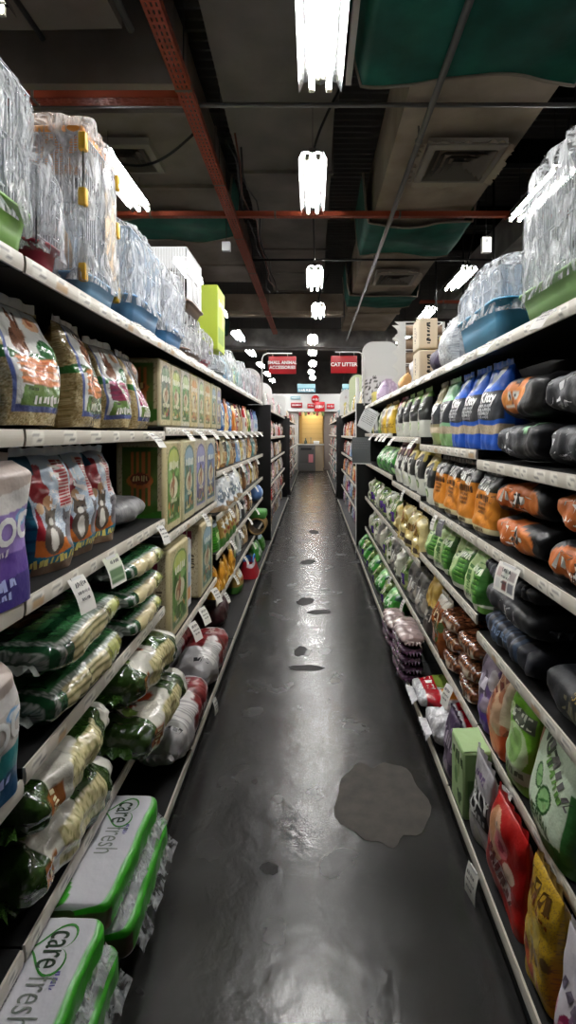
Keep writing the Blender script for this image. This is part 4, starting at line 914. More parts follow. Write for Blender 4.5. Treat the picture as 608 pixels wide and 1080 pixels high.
def d_golddark(p): p.fill(L(40, 38, 38)); p.rect(0, .55, 1, 1, L(196, 164, 84)); p.blobs((0, .5, 1, .9), 7, [L(176, 140, 60), L(216, 190, 120)], (.05, .14)); return [(5, .5, .35, .06, 0, L(206, 200, 190))]
def d_clearbrown(p): p.fill(L(96, 56, 36)); p.speck(L(150, 92, 56), .3); p.speck(L(66, 34, 22), .3); p.rect(.1, .3, .9, .62, L(196, 180, 162)); p.rect(.1, 0, .9, .16, L(190, 172, 150)); return [(7, .5, .48, .05, 0, L(110, 80, 60))]
def d_purplegrey(p): p.fill(L(150, 138, 158)); p.blobs((0, .3, 1, 1), 14, [L(110, 90, 140), L(196, 190, 200), L(90, 80, 96)], (.05, .16)); p.under(.3, .05, 6, 0, L(80, 50, 140), 0); return [(5, .5, .6, .08, 0, L(226, 220, 232))]
def d_kraft(p): p.fill(L(196, 160, 130)); p.blobs((0, .3, 1, .9), 12, [L(170, 110, 80), L(216, 190, 160), L(140, 80, 60), L(206, 120, 90)], (.05, .14)); p.under(.32, .05, 5, 1, L(206, 84, 44), 0); p.rect(.8, .4, 1, 1, L(220, 200, 176)); return [(5, .5, .8, .06, 60, L(110, 50, 40))]
def d_limebag(p): p.fill(L(110, 172, 48)); p.ell(.5, .4, .44, .26, L(176, 200, 150)); p.ell(.55, .44, .24, .18, L(130, 170, 96)); p.rect(0, .1, 1, .26, L(166, 176, 150)); p.under(.13, .03, 6, 0, L(96, 150, 40), 0); p.rect(.3, .66, .95, .82, L(86, 92, 80)); p.ell(.2, .76, .09, .05, L(220, 236, 190)); return [(6, .62, .74, .05, 0, L(210, 214, 200)), (7, .5, .2, .03, 0, L(80, 90, 70))]
def d_leafwhite(p):
    p.fill(L(196, 214, 190)); p.speck(L(206, 222, 200), .3); p.rect(0, 0, .1, 1, L(150, 110, 80)); p.under(.14, .04, 9, 0, L(40, 96, 44), 0); p.rect(.9, .1, 1, .7, L(60, 120, 60)); p.rect(0, .93, 1, 1, L(170, 200, 160))
    for a, b, ra, rb, r in ((.3, .52, .09, .12, .3), (.52, .4, .17, .13, .5)): p.ell(a, b, ra, rb, L(40, 92, 40), r); p.ell(a, b, ra * .8, rb * .8, L(136, 182, 120), r); p.ell(a, b, ra * .7, rb * .1, L(60, 120, 56), r)
    return [('NUT', .32, .82, .075, -30, L(60, 74, 60), 'front', .03), (7, .6, .74, .05, -30, L(110, 110, 110)), (8, .56, .66, .035, -30, L(110, 160, 80)), ('HERBAL', .5, .22, .045, 0, L(50, 90, 50), 'front', .02)]
def d_lavender(p): p.fill(L(120, 92, 140)); p.speck(L(196, 180, 210), .3); p.speck(L(80, 52, 110), .3); p.rect(0, .3, .4, .55, L(150, 96, 70)); p.under(.2, .03, 6, 0, L(70, 44, 120), 0); p.speck(L(196, 120, 90), .06); return [(5, .5, .75, .08, 0, L(226, 216, 236))]
def d_redpet(p):
    p.fill(L(176, 26, 26)); p.blobs((0, 0, 1, .35), 12, [L(196, 40, 34), L(150, 16, 20)], (.06, .16)); p.poly([(.2, .42), (.72, .48), (.8, .25), (.62, .16), (.3, .3)], L(216, 196, 196)); p.ell(.34, .68, .24, .24, L(216, 170, 140)); p.ell(.5, .66, .14, .12, L(222, 120, 130)); p.ell(.5, .64, .06, .05, L(176, 60, 80)); p.ell(.24, .72, .1, .2, L(196, 140, 100)); p.ell(.4, .8, .02, .02, INK); p.ell(.7, .5, .15, .09, L(226, 196, 176)); p.ring(.7, .5, .16, .1, .18, L(176, 60, 50)); p.under(.16, .03, 8, 0, L(196, 40, 30), .0)
    return [(6, .5, .36, .045, -30, L(110, 40, 40)), (6, .46, .29, .03, -30, L(110, 40, 40))]
def d_yellowbox(p): p.fill(L(196, 158, 40)); p.speck(L(150, 120, 60), .2); p.blobs((.1, .1, .9, .6), 14, [L(120, 90, 50), L(96, 90, 50), L(170, 80, 50), L(206, 180, 90)], (.05, .14)); p.rect(0, 0, 1, .1, L(206, 170, 50)); return [(5, .5, .86, .07, 0, L(90, 60, 20)), (6, .5, .75, .04, 0, L(120, 60, 20))]
def d_whitepink(p): p.fill(L(214, 208, 216)); p.ell(.55, .78, .34, .18, L(196, 192, 206)); p.ring(.55, .78, .3, .15, .1, L(226, 222, 230)); p.blobs((0, 0, 1, .36), 12, [L(176, 60, 100), L(206, 110, 140), L(140, 40, 80)], (.06, .15)); return [(8, .5, .52, .05, -14, L(110, 100, 120)), (6, .5, .44, .035, -14, L(140, 110, 140))]
def d_milly(p): p.fill(L(150, 146, 150)); p.rect(.05, .3, .95, .66, L(32, 32, 36)); p.rect(0, .66, 1, 1, L(176, 172, 178)); p.blobs((0, 0, 1, .28), 7, [L(110, 110, 100), L(170, 170, 160)], (.06, .14)); p.ell(.5, .82, .06, .04, L(140, 110, 150)); return [('MILLY', .5, .58, .075, 0, L(236, 236, 236), 'front', .03), ('Q', .4, .45, .075, 0, L(226, 226, 226), 'front', .02), (7, .5, .37, .03, 0, L(200, 200, 200)), (4, .5, .82, .03, 0, L(110, 90, 130))]
def d_greenbox(p): p.fill(L(176, 206, 150)); p.blobs((.2, .1, .8, .7), 6, [L(110, 150, 90), L(150, 180, 120), L(60, 90, 50)], (.06, .16)); p.rect(.1, .86, .9, .96, L(206, 222, 186)); return [(5, .5, .8, .06, 0, L(60, 90, 50))]
def d_plum(p): p.fill(L(70, 56, 82)); p.blobs((0, 0, 1, 1), 12, [L(120, 104, 128), L(46, 36, 58), L(150, 140, 150)], (.05, .16)); return [(5, .5, .6, .07, 0, L(200, 190, 206))]
def d_silverred(r):
    def f(p):
        p.fill(L(188, 188, 194)); p.put((p.rng.random(p.A.shape) < .2), L(226, 226, 230)); p.put((p.A > r) & (p.A < r + .2), L(176, 26, 40)); p.put(p.top & (p.A > r + .2) & (p.Y > .4), L(120, 140, 60) if r < .3 else L(176, 176, 184)); p.put(p.top & (p.A > r + .24) & (p.Y < .35), L(206, 130, 50) if r < .3 else L(160, 160, 170))
        return [(4, r + .1, .5, .05, 90, L(240, 226, 226), 'top')]
    return f
def d_purplepack(p): p.fill(L(70, 42, 66)); p.put(p.F & (p.B > .35) & (p.B < .75) & ((p.A * 3) % 1 < .5), L(112, 72, 104)); d = ((((p.A * 2) % 1) - .5) / .14) ** 2 + ((p.B - .55) / .28) ** 2; p.put(p.F & (d < 1), L(190, 150, 176)); p.put(p.F & (d < .5), L(90, 50, 84)); p.put(p.top & (p.Y > .3), L(56, 34, 54))
def d_pinkwhite(p): p.fill(L(150, 130, 128)); p.put(p.F & (p.A * 5 % 1 < .4), L(206, 190, 186)); p.put(p.F & (p.B < .4), L(110, 70, 80))
def d_greenfringe(p): p.fill(L(110, 140, 80)); p.blobs((0, 0, 1, 1), 12, [L(206, 210, 176), L(60, 96, 50), L(170, 180, 120), L(40, 60, 40)], (.05, .16)); p.rect(.6, .15, .9, .5, L(74, 40, 130)) ; return [(4, .4, .7, .08, 0, L(240, 240, 226))]
def d_greybag(p): p.fill(L(110, 108, 106)); p.blobs((0, 0, 1, 1), 10, [L(150, 150, 146), L(60, 60, 62), L(176, 170, 160)], (.06, .16)); return [(5, .5, .5, .08, 0, L(220, 220, 216))]
def d_drape(p): p.fill(L(206, 210, 216)); p.ell(.4, .5, .3, .24, L(120, 134, 150)); p.ell(.6, .7, .2, .14, L(226, 228, 232)); p.under(.16, .05, 6, 0, L(176, 150, 120), 0); return [(5, .45, .5, .08, 0, L(240, 240, 240))]
def d_tallhay(p): p.fill(L(150, 120, 60)); p.rect(.2, .1, .8, .9, L(176, 150, 90)); p.under(.3, .04, 7, 0, L(70, 120, 50), 0); p.ell(.5, .72, .3, .1, L(190, 206, 216)); p.ell(.5, .52, .24, .07, L(150, 60, 36)); return [(5, .5, .8, .06, 0, L(240, 236, 220))]
def d_gold(p): p.fill(L(206, 146, 44)); p.blobs((0, 0, 1, 1), 14, [L(230, 180, 80), L(170, 110, 30), L(240, 210, 130)], (.05, .15)); return [(5, .5, .6, .08, 0, L(120, 60, 20))]
def d_grass(p): p.fill(L(60, 140, 30)); p.stripes(0, 0, 1, 1, 9, .4, L(36, 96, 24), 'b', .2); p.rect(0, .85, 1, 1, L(170, 190, 206)); return [(4, .5, .5, .1, 0, L(200, 226, 160))]
PAL = [('red and white', L(176, 36, 40), L(226, 222, 216), L(206, 90, 70)), ('sky blue', L(120, 160, 206), L(206, 216, 226), L(60, 96, 160)), ('orange', L(206, 120, 46), L(236, 206, 150), L(140, 66, 24)), ('leaf green', L(84, 140, 60), L(206, 216, 160), L(44, 84, 36)),
       ('cream', L(220, 206, 170), L(176, 146, 100), L(140, 100, 60)), ('purple', L(110, 70, 140), L(216, 200, 226), L(70, 40, 100)), ('yellow', L(220, 190, 70), L(240, 230, 170), L(150, 110, 30)), ('pale pink', L(220, 176, 180), L(236, 220, 220), L(176, 90, 110)),
       ('teal', L(60, 130, 134), L(190, 220, 216), L(30, 76, 84)), ('brown', L(120, 84, 56), L(196, 170, 130), L(70, 46, 30)), ('white', L(222, 222, 218), L(176, 180, 190), L(110, 120, 130)), ('dark grey', L(64, 64, 68), L(150, 150, 150), L(200, 196, 190))]
def d_pouch(c, c2, c3, s):
    def f(p): 
        p.fill(c); k = s % 4
        if k == 0: p.ell(.5, .42, .34, .26, c2); p.ell(.45, .45, .18, .14, c3); p.rect(0, .84, 1, 1, c2)
        elif k == 1: p.rect(.12, .18, .88, .56, c2); p.blobs((.15, .2, .85, .55), 6, [c3, c], (.05, .12)); p.under(.12, .03, 7, 0, c3, 0)
        elif k == 2: p.under(.5, .08, 5, 1, c2, 0); p.blobs((.1, .1, .9, .45), 6, [c3, c], (.06, .13)); p.rect(0, .9, 1, 1, c3)
        else: p.rect(0, 0, .3, 1, c2); p.ell(.62, .4, .26, .2, c3); p.ell(.62, .42, .15, .12, c2)
        return [(4, .5, .74, .09 * .22 / .2, 0, L(244, 242, 236) if sum(c) < 1.2 else INK)]
    return f

# ================================================================== things
def tub(m, w, d, h, col, taper=.9, r=.06, wall=.004, rim=.012):
    def ring(sx, sy, z, rr):
        out = []
        for cx_, cy_, a0 in ((1, 1, 0), (-1, 1, PI / 2), (-1, -1, PI), (1, -1, 1.5 * PI)):
            for k in range(6): a = a0 + k / 5 * PI / 2; out.append((cx_ * (sx / 2 - rr) + rr * math.cos(a), cy_ * (sy / 2 - rr) + rr * math.sin(a), z))
        return out
    rows = [ring(w * taper * .7, d * taper * .7, 0, r * .6), ring(w * taper, d * taper, .004, r), ring(w * (taper + 1) / 2, d * (taper + 1) / 2, h * .55, r), ring(w, d, h - .01, r), ring(w + rim * 2, d + rim * 2, h - .008, r + rim), ring(w + rim * 2, d + rim * 2, h, r + rim), ring(w - wall * 2, d - wall * 2, h, r), ring(w * taper - wall * 2, d * taper - wall * 2, .01, r), ring(w * taper * .5, d * taper * .5, .01, r * .5)]
    m.grid(np.array(rows), col, True, closed=True); k = len(rows[0]); m.add(rows[0], [list(range(k))[::-1]], col); m.add(rows[-1], [list(range(k))], col)
def shell(m, w, d, h, seed, p=5, top=.75, wr=.012, nseg=72, nv=40, z0=0):
    P3 = np.zeros((nv, nseg, 3))
    for i in range(nv):
        v = i / (nv - 1); s = 1 - (1 - top) * max(0, (v - .55) / .45) ** 1.4
        if v > .93: s *= max(.02, math.cos((v - .93) / .07 * PI / 2)) 
        for j in range(nseg):
            a = 2 * PI * j / nseg; c, q = math.cos(a), math.sin(a); r = 1 / (abs(c) ** p + abs(q) ** p) ** (1 / p)
            P3[i, j] = (w / 2 * r * c * s, d / 2 * r * q * s, z0 + h * min(1, v / .97 if v < .93 else .96 + .04 * (v - .93) / .07))
    q = wn(P3 * np.array([1, 1, .22]), 55, seed, 3); R_ = P3 * np.array([1, 1, 0]); R_ /= np.linalg.norm(R_, axis=-1, keepdims=True) + 1e-6
    P3 += R_ * ((q - .6) * wr * np.clip(np.linspace(0, 1, nv) * 8, .2, 1)[:, None])[..., None]; P3[..., 2] += wn(P3, 26, seed + 1, 2) * wr * .6 * np.linspace(0, 1, nv)[:, None]
    m.grid(P3, L(230, 234, 240), True, closed=True)
def cage(w, d, h, bh, basecol, clip=L(222, 176, 50), wirecol=L(206, 210, 216), roof=None, seed=1, inner=None, wrapped=True, peak=.75, cardcol=None):
    parts = []; m = MB(); tub(m, w, d, bh, basecol); parts.append(('cage_base', m.mesh('cage_base', M_PLAST), None))
    m = MB(); wx, dy = w * .94, d * .94; t = .0016
    for i in range(int(wx / .016) + 1):
        x = -wx / 2 + i * .016
        for y in (-dy / 2, dy / 2): m.box(x - t, y - t, bh - .01, x + t, y + t, h, wirecol)
        m.box(x - t, -dy / 2, h - t, x + t, dy / 2, h + t, wirecol)
    for i in range(int(dy / .016) + 1):
        y = -dy / 2 + i * .016
        for x in (-wx / 2, wx / 2): m.box(x - t, y - t, bh - .01, x + t, y + t, h, wirecol)
    for z in (bh + .01, (bh + h) / 2, h - .004):
        for y in (-dy / 2 - t * 2, dy / 2 + t * 2): m.box(-wx / 2, y - t, z - t, wx / 2, y + t, z + t, wirecol)
        for x in (-wx / 2 - t * 2, wx / 2 + t * 2): m.box(x - t, -dy / 2, z - t, x + t, dy / 2, z + t, wirecol)
    parts.append(('wire_mesh', m.mesh('wire_mesh', M_PLAST), 0))
    m = MB()
    for x in (-.06, .06): m.tube([(x, -dy / 2 - .008, bh + .03), (x, -dy / 2 - .008, bh + .15)], .003, 6, wirecol)
    for z in (bh + .03, bh + .15): m.tube([(-.06, -dy / 2 - .008, z), (.06, -dy / 2 - .008, z)], .003, 6, wirecol)
    parts.append(('cage_door', m.mesh('cage_door', M_PLAST), 0))
    if clip is not None:
        for sx in (-1, 1):
            for z in (bh, h * .62, h - .03):
                m = MB(); m.rbox(sx * wx / 2 - .014, -dy / 2 - .014, z - .03, sx * wx / 2 + .014, -dy / 2 + .012, z + .03, .005, clip); parts.append(('corner_clip', m.mesh('corner_clip', M_PLAST), 0))
    if roof is not None: m = MB(); m.rbox(-wx / 2, -dy / 2, h, wx / 2, dy / 2, h + .03, .01, roof); parts.append(('roof_panel', m.mesh('roof_panel', M_PLAST), 0))
    if inner is not None:
        m = MB(); m.lathe([(.0, -.03), (.09, -.03), (.09, .03), (0, .03)], 22, inner, (0, 0, bh + .12), 'y'); m.box(-.1, -.02, bh + .02, .1, .02, bh + .03, inner); parts.append(('exercise_wheel', m.mesh('exercise_wheel', M_PLAST), 0))
    if cardcol is not None: m = MB(); m.box(wx * .05, -dy / 2 - .012, bh + .04, wx * .4, -dy / 2 - .01, h * .8, cardcol); parts.append(('picture_card', m.mesh('picture_card', M_CARD), 0))
    if wrapped: m = MB(); shell(m, w + .05, d + .05, h + .09 - bh * .7, seed, top=max(peak, .6), z0=bh * .7, wr=.016); parts.append(('film_wrap', m.mesh('film_wrap', M_WRAP), 0))
    return Proto(parts)
ALT = {}
def once(k, fn):
    if k not in ALT: ALT[k] = fn()
    return ALT[k]
BS, LS = 'bedding side ', 'litter side '
TOP, EYE, TH, FO, LOW, BOT = 'top shelf', 'eye-level shelf', 'third shelf', 'fourth shelf', 'low shelf', 'bottom shelf'
R_ = random.Random(5)
# ---------------------------------------------------------------- bedding side, top shelf: wrapped cages
T_ = 2.031
put(cage(.40, .36, .50, .16, L(112, 164, 66), None, seed=1, inner=L(70, 90, 150), peak=.6), -1, 1.275, .74, T_, 'film-wrapped cage with a lime green base', 'pet cage', BS + TOP, 'wrapped cages')
put(cage(.15, .3, .34, .13, L(150, 34, 56), None, seed=2), -1, 1.60, .75, T_, 'film-wrapped narrow cage with a maroon base', 'pet cage', BS + TOP, 'wrapped cages')
put(cage(.31, .36, .56, .1, L(126, 174, 212), L(226, 180, 50), roof=L(226, 150, 60), seed=3, inner=L(200, 170, 140), peak=.92, cardcol=L(226, 206, 180)), -1, 1.90, .72, T_, 'tall film-wrapped cage, light blue base, yellow corner clips', 'pet cage', BS + TOP, 'wrapped cages')
put(cage(.44, .38, .40, .13, L(92, 146, 192), None, wirecol=L(190, 206, 222), seed=4, inner=L(222, 190, 130), peak=.5), -1, 2.34, .70, T_, 'film-wrapped cage with a peaked wrap and blue base', 'pet cage', BS + TOP, 'wrapped cages')
put(cage(.40, .36, .36, .12, L(74, 136, 192), None, seed=5, peak=.8), -1, 2.86, .71, T_, 'film-wrapped low cage with a strong blue base', 'pet cage', BS + TOP, 'wrapped cages')
o_, zt_ = put(cage(.46, .36, .22, .08, L(126, 100, 84), None, seed=6, wirecol=L(226, 228, 230), peak=.95), -1, 3.37, .72, T_, 'film-wrapped cage with a brown base under another cage', 'pet cage', BS + TOP, 'wrapped cages')
put(cage(.44, .34, .36, .05, L(120, 98, 84), None, wirecol=L(226, 228, 230), seed=6, wrapped=False), -1, 3.37, .73, zt_, 'white wire cage with brown tray stacked on another cage', 'pet cage', BS + TOP)
put(cage(.22, .3, .22, .08, L(186, 60, 84), None, seed=8), -1, 3.78, .71, T_, 'small film-wrapped carrier with a pink-red base', 'pet cage', BS + TOP)
_, zt2 = put(cage(.36, .3, .1, .07, L(150, 156, 160), None, seed=18), -1, 4.3, .72, T_, 'low film-wrapped grey tray under the lime box', 'pet cage', BS + TOP, 'wrapped cages')
put(carton('tall_box', .34, .50, .16, lambda p: (p.fill(L(186, 206, 70)), p.rect(.1, .1, .9, .35, L(140, 170, 60)), p.rect(.6, .4, .95, .9, L(206, 216, 130)), [(6, .5, .75, .06, 0, L(240, 244, 220))])[-1], seed=2), -1, 4.3, .74, zt2, 'tall lime yellow boxed pet house', 'box', BS + TOP)
def clampack(c1, c2, seed, w=.26, h=.3):
    def mk():
        parts = []; m = MB(); m.rbox(-w / 2, -.09, 0, w / 2, .09, h * .4, .02, c1); parts.append(('hutch', m.mesh('hutch', M_PLAST), None))
        m = MB(); m.lathe([(0, h * .4), (w * .36, h * .4), (w * .3, h * .62), (w * .12, h * .8), (0, h * .84)], 20, c2); parts.append(('dome', m.mesh('dome', M_PLAST), 0))
        m = MB(); shell(m, w + .04, .22, h, seed, top=.8, nseg=48, nv=26); parts.append(('film_wrap', m.mesh('film_wrap', M_WRAP), 0)); return Proto(parts)
    return mk()
for i, (nm, c1, c2, y) in enumerate((('pale blue', L(150, 190, 220), L(190, 214, 230), 4.72), ('lime', L(190, 210, 90), L(216, 226, 150), 5.05), ('aqua', L(110, 196, 196), L(150, 210, 210), 5.38), ('pale pink', L(226, 190, 206), L(236, 216, 224), 5.72), ('clear white', L(214, 220, 224), L(224, 228, 230), 6.06), ('rose', L(222, 170, 190), L(206, 200, 214), 6.4), ('grey', L(170, 180, 196), L(206, 210, 216), 6.72), ('bright red', L(206, 46, 56), L(222, 190, 196), 7.05))):
    put(clampack(c1, c2, i, .27, .3 + .05 * (i % 2)), -1, y, .72, T_, f'film-wrapped {nm} small pet house', 'pet house', BS + TOP, 'wrapped pet houses')

# ---------------------------------------------------------------- bedding side, eye level: clear hay bags, hay boxes
E_ = 1.61
put(bag('blue_bag', .3, .33, .12, lambda p: (p.fill(L(60, 110, 180)), p.rect(.1, .2, .9, .5, L(206, 214, 226)), [(5, .5, .35, .08, 0, INK)])[-1], seed=3), -1, 1.12, .73, E_, 'blue bag at the very end', 'bag', BS + EYE)
hayres = (84, 110)
for i, (y, w, h, kd) in enumerate(((1.445, .325, .345, 'carrot'), (1.795, .29, .35, 'carrot'), (2.08, .25, .325, 'beet'), (2.34, .25, .315, 'beet'))):
    nm = ('widest clear hay bag with orange carrot print', 'crumpled clear hay bag with orange carrot print', 'clear hay bag with dark red beet print', 'clear hay bag, beet print, beside the boxes')[i]
    put(bag('hay_bag', w, h, .17, d_hay(kd), seed=10 + i, mat=M_GLOSS, res=hayres, wr=.011), -1, y, .725, E_, nm, 'hay bag', BS + EYE, 'clear hay bags', jit=.12, rot=(-4, 0, 0))
chip_pals = [('pale cream', (L(216, 204, 166), L(60, 84, 60), L(120, 150, 110), L(60, 110, 50))), ('white and green', (L(214, 210, 196), L(84, 130, 60), L(190, 206, 150), L(60, 110, 50))), ('cream and orange', (L(216, 200, 150), L(196, 170, 110), L(206, 150, 80), L(80, 110, 50))),
             ('green arch', (L(206, 194, 150), L(96, 136, 60), L(190, 200, 110), L(60, 104, 44))), ('blue circle', (L(206, 200, 160), L(84, 126, 120), L(150, 180, 196), L(60, 104, 60))), ('violet', (L(200, 194, 176), L(110, 110, 160), L(160, 160, 200), L(80, 120, 90))), ('deep blue', (L(196, 194, 176), L(70, 96, 140), L(130, 160, 196), L(60, 100, 70)))]
hb = [once(('hb', i), lambda i=i: carton('hay_box', .2, .33, .22, d_chip_front(chip_pals[i][1]), d_chip_side, seed=i, mat=M_FILM, r=.012)) for i in range(7)]
for i, (k, y) in enumerate(((0, 2.645), (3, 2.855), (1, 3.065), (2, 3.28), (1, 3.49), (2, 3.70), (4, 3.93), (5, 4.14))):
    put(hb[k], -1, y, .73, 1.63, f'{chip_pals[k][0]} printed hay box', 'hay box', BS + EYE, 'small hay boxes', jit=.03)
hb2 = [once(('hb2', i), lambda i=i: carton('hay_box', .315, .455, .24, d_chip_front(chip_pals[i][1]), d_chip_side, seed=i + 9, mat=M_FILM, r=.016, res=(50, 70))) for i in (3, 4, 5, 6)]
for i, (q, y) in enumerate(zip(hb2, (2.70, 3.035, 3.365, 3.69))):
    put(q, -1, y, .705, 1.11, f'large hay box with a {("green arch", "blue circle", "violet", "deep blue")[i]} print', 'hay box', BS + TH, 'large hay boxes', jit=.02)
# third shelf near: sacks
put(bag('litter_sack', .38, .33, .15, d_purloc(L(150, 126, 196), L(92, 64, 150), L(52, 40, 116)), seed=21, res=(60, 80), wr=.008, kind='brick', p=4), -1, 1.13, .675, 1.2, 'purple litter sack with big pale lettering', 'litter sack', BS + TH, rot=(0, 0, -10))
for i, (y, lk) in enumerate(((1.57, 'nearer'), (1.785, 'middle'), (1.985, 'farther'))):
    put(once(('cat', i), lambda: bag('cat_litter_bag', .235 if i == 0 else .205, .345, .17, d_cat, seed=31 + i, res=(96, 130), wr=.01, p=2.6)), -1, y, .72 + .012 * i, 1.2, f'{lk} blue bag with two cats and red gift', 'litter bag', BS + TH, 'blue cat-print bags', jit=.03, rot=(0, 0, -12))
put(loaf('pillow_pack', .36, .3, .12, lambda p: (p.fill(L(150, 150, 152)), p.put((p.A * 26 % 1 < .3), L(132, 132, 136)), [])[-1], seed=4, ears=.02), -1, 2.295, .76, 1.2, 'silver grey pillow-shaped pack lying flat', 'pack', BS + TH)
# fourth shelf: green hay packs
put(bag('litter_sack', .36, .30, .16, d_purloc(L(206, 200, 196), L(46, 134, 138), L(26, 72, 110)), seed=22, res=(60, 80), wr=.008, kind='brick', p=4), -1, 1.09, .675, .77, 'teal and white litter sack, big pale lettering', 'litter sack', BS + FO, rot=(0, 0, -10))
gh = [loaf('hay_pack', .55, .36, .118, d_greenhay, seed=41 + i, res=(110, 84), wr=.008, p=3, mat=M_GLOSS, ears=.03) for i in range(2)]
z1 = put(gh[0], -1, 1.665, .655, .79, 'lower dark green hay pack of the nearer pile', 'hay pack', BS + FO, 'dark green hay packs')[1]
put(gh[1], -1, 1.67, .66, z1 - .006, 'upper dark green hay pack of the nearer pile', 'hay pack', BS + FO, 'dark green hay packs', rot=(0, 0, 3))
gf = loaf('hay_pack', .42, .34, .092, d_greenhay, seed=47, res=(80, 60), wr=.008, p=3, mat=M_GLOSS, ears=.025)
z = .79
for k, lk in enumerate(('bottom', 'middle', 'topmost')): z = put(gf, -1, 2.215, .66, z, f'{lk} dark green hay pack of the farther pile', 'hay pack', BS + FO, 'dark green hay packs', rot=(0, 0, 2 - 2 * k))[1] - .006
# low shelf: white and green straw bags
wg = [loaf('straw_bag', .52, .34, .16, d_whitegreen, seed=51 + i, res=(100, 80), wr=.016, p=2.8, q=4.5, mat=M_GLOSS, ears=.05) for i in range(3)]
za = put(wg[0], -1, 1.56, .655, .36, 'lower white and green straw bag, pile beside teal sack', 'straw bag', BS + LOW, 'straw bags')[1]
put(wg[1], -1, 1.565, .65, za - .006, 'upper white and green straw bag, pile beside teal sack', 'straw bag', BS + LOW, 'straw bags', rot=(0, 0, 3))
zb = put(wg[2], -1, 2.18, .56, .36, 'lower white and green straw bag, overhanging farther pile', 'straw bag', BS + LOW, 'straw bags', rot=(4, 0, -2))[1]
put(wg[0], -1, 2.185, .60, zb - .008, 'upper white and green straw bag, overhanging farther pile', 'straw bag', BS + LOW, 'straw bags')
# bottom shelf: bedding bales
def bale_extra(Ln, W, Hh):
    out = []
    m = MB(); n, q = 26, 5; G = np.zeros((q, n, 3))
    for i in range(q):
        for j in range(n): G[i, j] = ((j / (n - 1) - .5) * Ln * .92, -W / 2 - .002 - .007 * i - .004 * math.sin(j * .9 + i), Hh * .42 + .006 * math.sin(j * .8) * i / 4 - .009 * i)
    m.grid(G, L(206, 208, 206)); out.append(('loose_film', m.mesh('loose_film', M_WRAP), 0)); return out
cf = [loaf('bedding_bale', .445, .42, .094, d_carefresh, seed=61 + i, res=(120, 150), wr=.0035, p=9, q=9, mat=M_FILM, pinch=.55, ears=.02, extra=bale_extra) for i in range(2)]
for j, (y, lk) in enumerate(((1.205, 'nearer'), (1.685, 'farther'))):
    z = put(cf[0], -1, y + .02, .475, .11, f'lower green-edged white bedding bale of the {lk} pair', 'bedding bale', BS + BOT, 'green and white bedding bales', rot=(0, 0, 2))[1]
    put(cf[1], -1, y, .515, z + .0005, f'upper green-edged white bedding bale of the {lk} pair', 'bedding bale', BS + BOT, 'green and white bedding bales', rot=(0, 0, -1))
mr = [loaf('litter_roll', .62, .24, .2, d_maroon, seed=66 + i, res=(90, 64), wr=.008, p=2.6, mat=M_FILM, ears=.03) for i in range(2)]
for i, (y, f, lk) in enumerate(((2.6, .545, 'maroon sack with silver end, front'), (3.29, .55, 'maroon sack with silver end, behind, front'))): put(mr[i], -1, y, f, .11, ('nearer', 'farther')[i] + ' maroon sack with a silver end, aisle side', 'litter sack', BS + BOT, 'maroon sacks')
for i, y in enumerate((2.68, 3.38)): put(mr[1 - i], -1, y, .80, .11, ('nearer', 'farther')[i] + ' maroon sack with silver end, back row', 'litter sack', BS + BOT, 'maroon sacks')
# tall chip bales on the fourth shelf
cb = [carton('wood_chip_bale', .40, .465, .26, d_chip_front(chip_pals[i][1]), d_chipsi_side, seed=71 + i, mat=M_FILM, r=.02, res=(60, 80)) for i in (3, 4)]
put(cb[0], -1, 2.80, .70, .56, 'tall wood chip bale with side lettering, beside hay', 'wood chip bale', BS + FO, 'wood chip bales')
put(carton('litter_box', .22, .40, .22, lambda p: (p.fill(L(206, 210, 214)), p.rect(.1, .3, .9, .8, L(150, 170, 196)), p.rect(.1, .1, .9, .28, L(206, 150, 90)), [(5, .5, .6, .08, 0, L(240, 240, 240))])[-1], seed=8), -1, 3.14, .74, .56, 'pale blue and white litter box between bales', 'box', BS + FO)
put(cb[1], -1, 3.53, .70, .56, 'tall wood chip bale beside the gold pouches', 'wood chip bale', BS + FO, 'wood chip bales')

# ---------------------------------------------------------------- bedding side, small packs further on
def pouch(pal, s, w=.15, h=.21, d=.07): return once(('po', pal, s, w, h), lambda: bag('pouch', w, h, d, d_pouch(*PAL[pal][1:], s), seed=100 + pal * 7 + s, res=(18, 24), wr=.005, mat=M_GLOSS if s % 2 else M_FILM))
def pouches(side, ya, yb, z, front, where, order, w=.15, h=.21, name='treat pouch', seed=0, gap=.018):
    rg = random.Random(seed); y = ya + w / 2; i = 0; d = {}
    while y + w / 2 < yb:
        k = order[i % len(order)]; hh = h * rg.choice((.9, 1, 1.06)); s = (k + i // 3) % 3; lo = PAL[k][0]
        put(pouch(k, s, w, round(h * (.92, 1, 1.06)[s], 3)), side, y, front + rg.uniform(0, .03), z, f'{lo} {name}', name.split()[-1], where, PAL[k][0] + ' ' + name + 's', jit=.1); y += w + gap + rg.uniform(0, .02); i += 1
pouches(-1, 4.28, 7.35, 1.62, .71, BS + EYE, [1, 2, 1, 2, 0, 4, 9, 0, 6, 3, 10, 5], .17, .24, 'snack bag', 1)
pouches(-1, 3.9, 7.35, 1.32, .71, BS + TH, [4, 2, 4, 8, 4, 9, 1, 6, 10], .19, .23, 'treat bag', 2)
pouches(-1, 5.3, 7.3, 1.0, .72, BS + 'fifth shelf', [10, 4, 9, 8, 7, 6], .18, .24, 'food bag', 3)
dr = [bag('draped_bag', .24, .27, .14, d_drape, seed=81 + i, res=(36, 44), wr=.02) for i in range(2)]
for i, y in enumerate((4.1, 4.38, 4.66, 4.95)): put(dr[i % 2], -1, y, .66, 1.0, 'slumped white and grey hay bag', 'hay bag', BS + 'fifth shelf', 'slumped white bags', jit=.2)
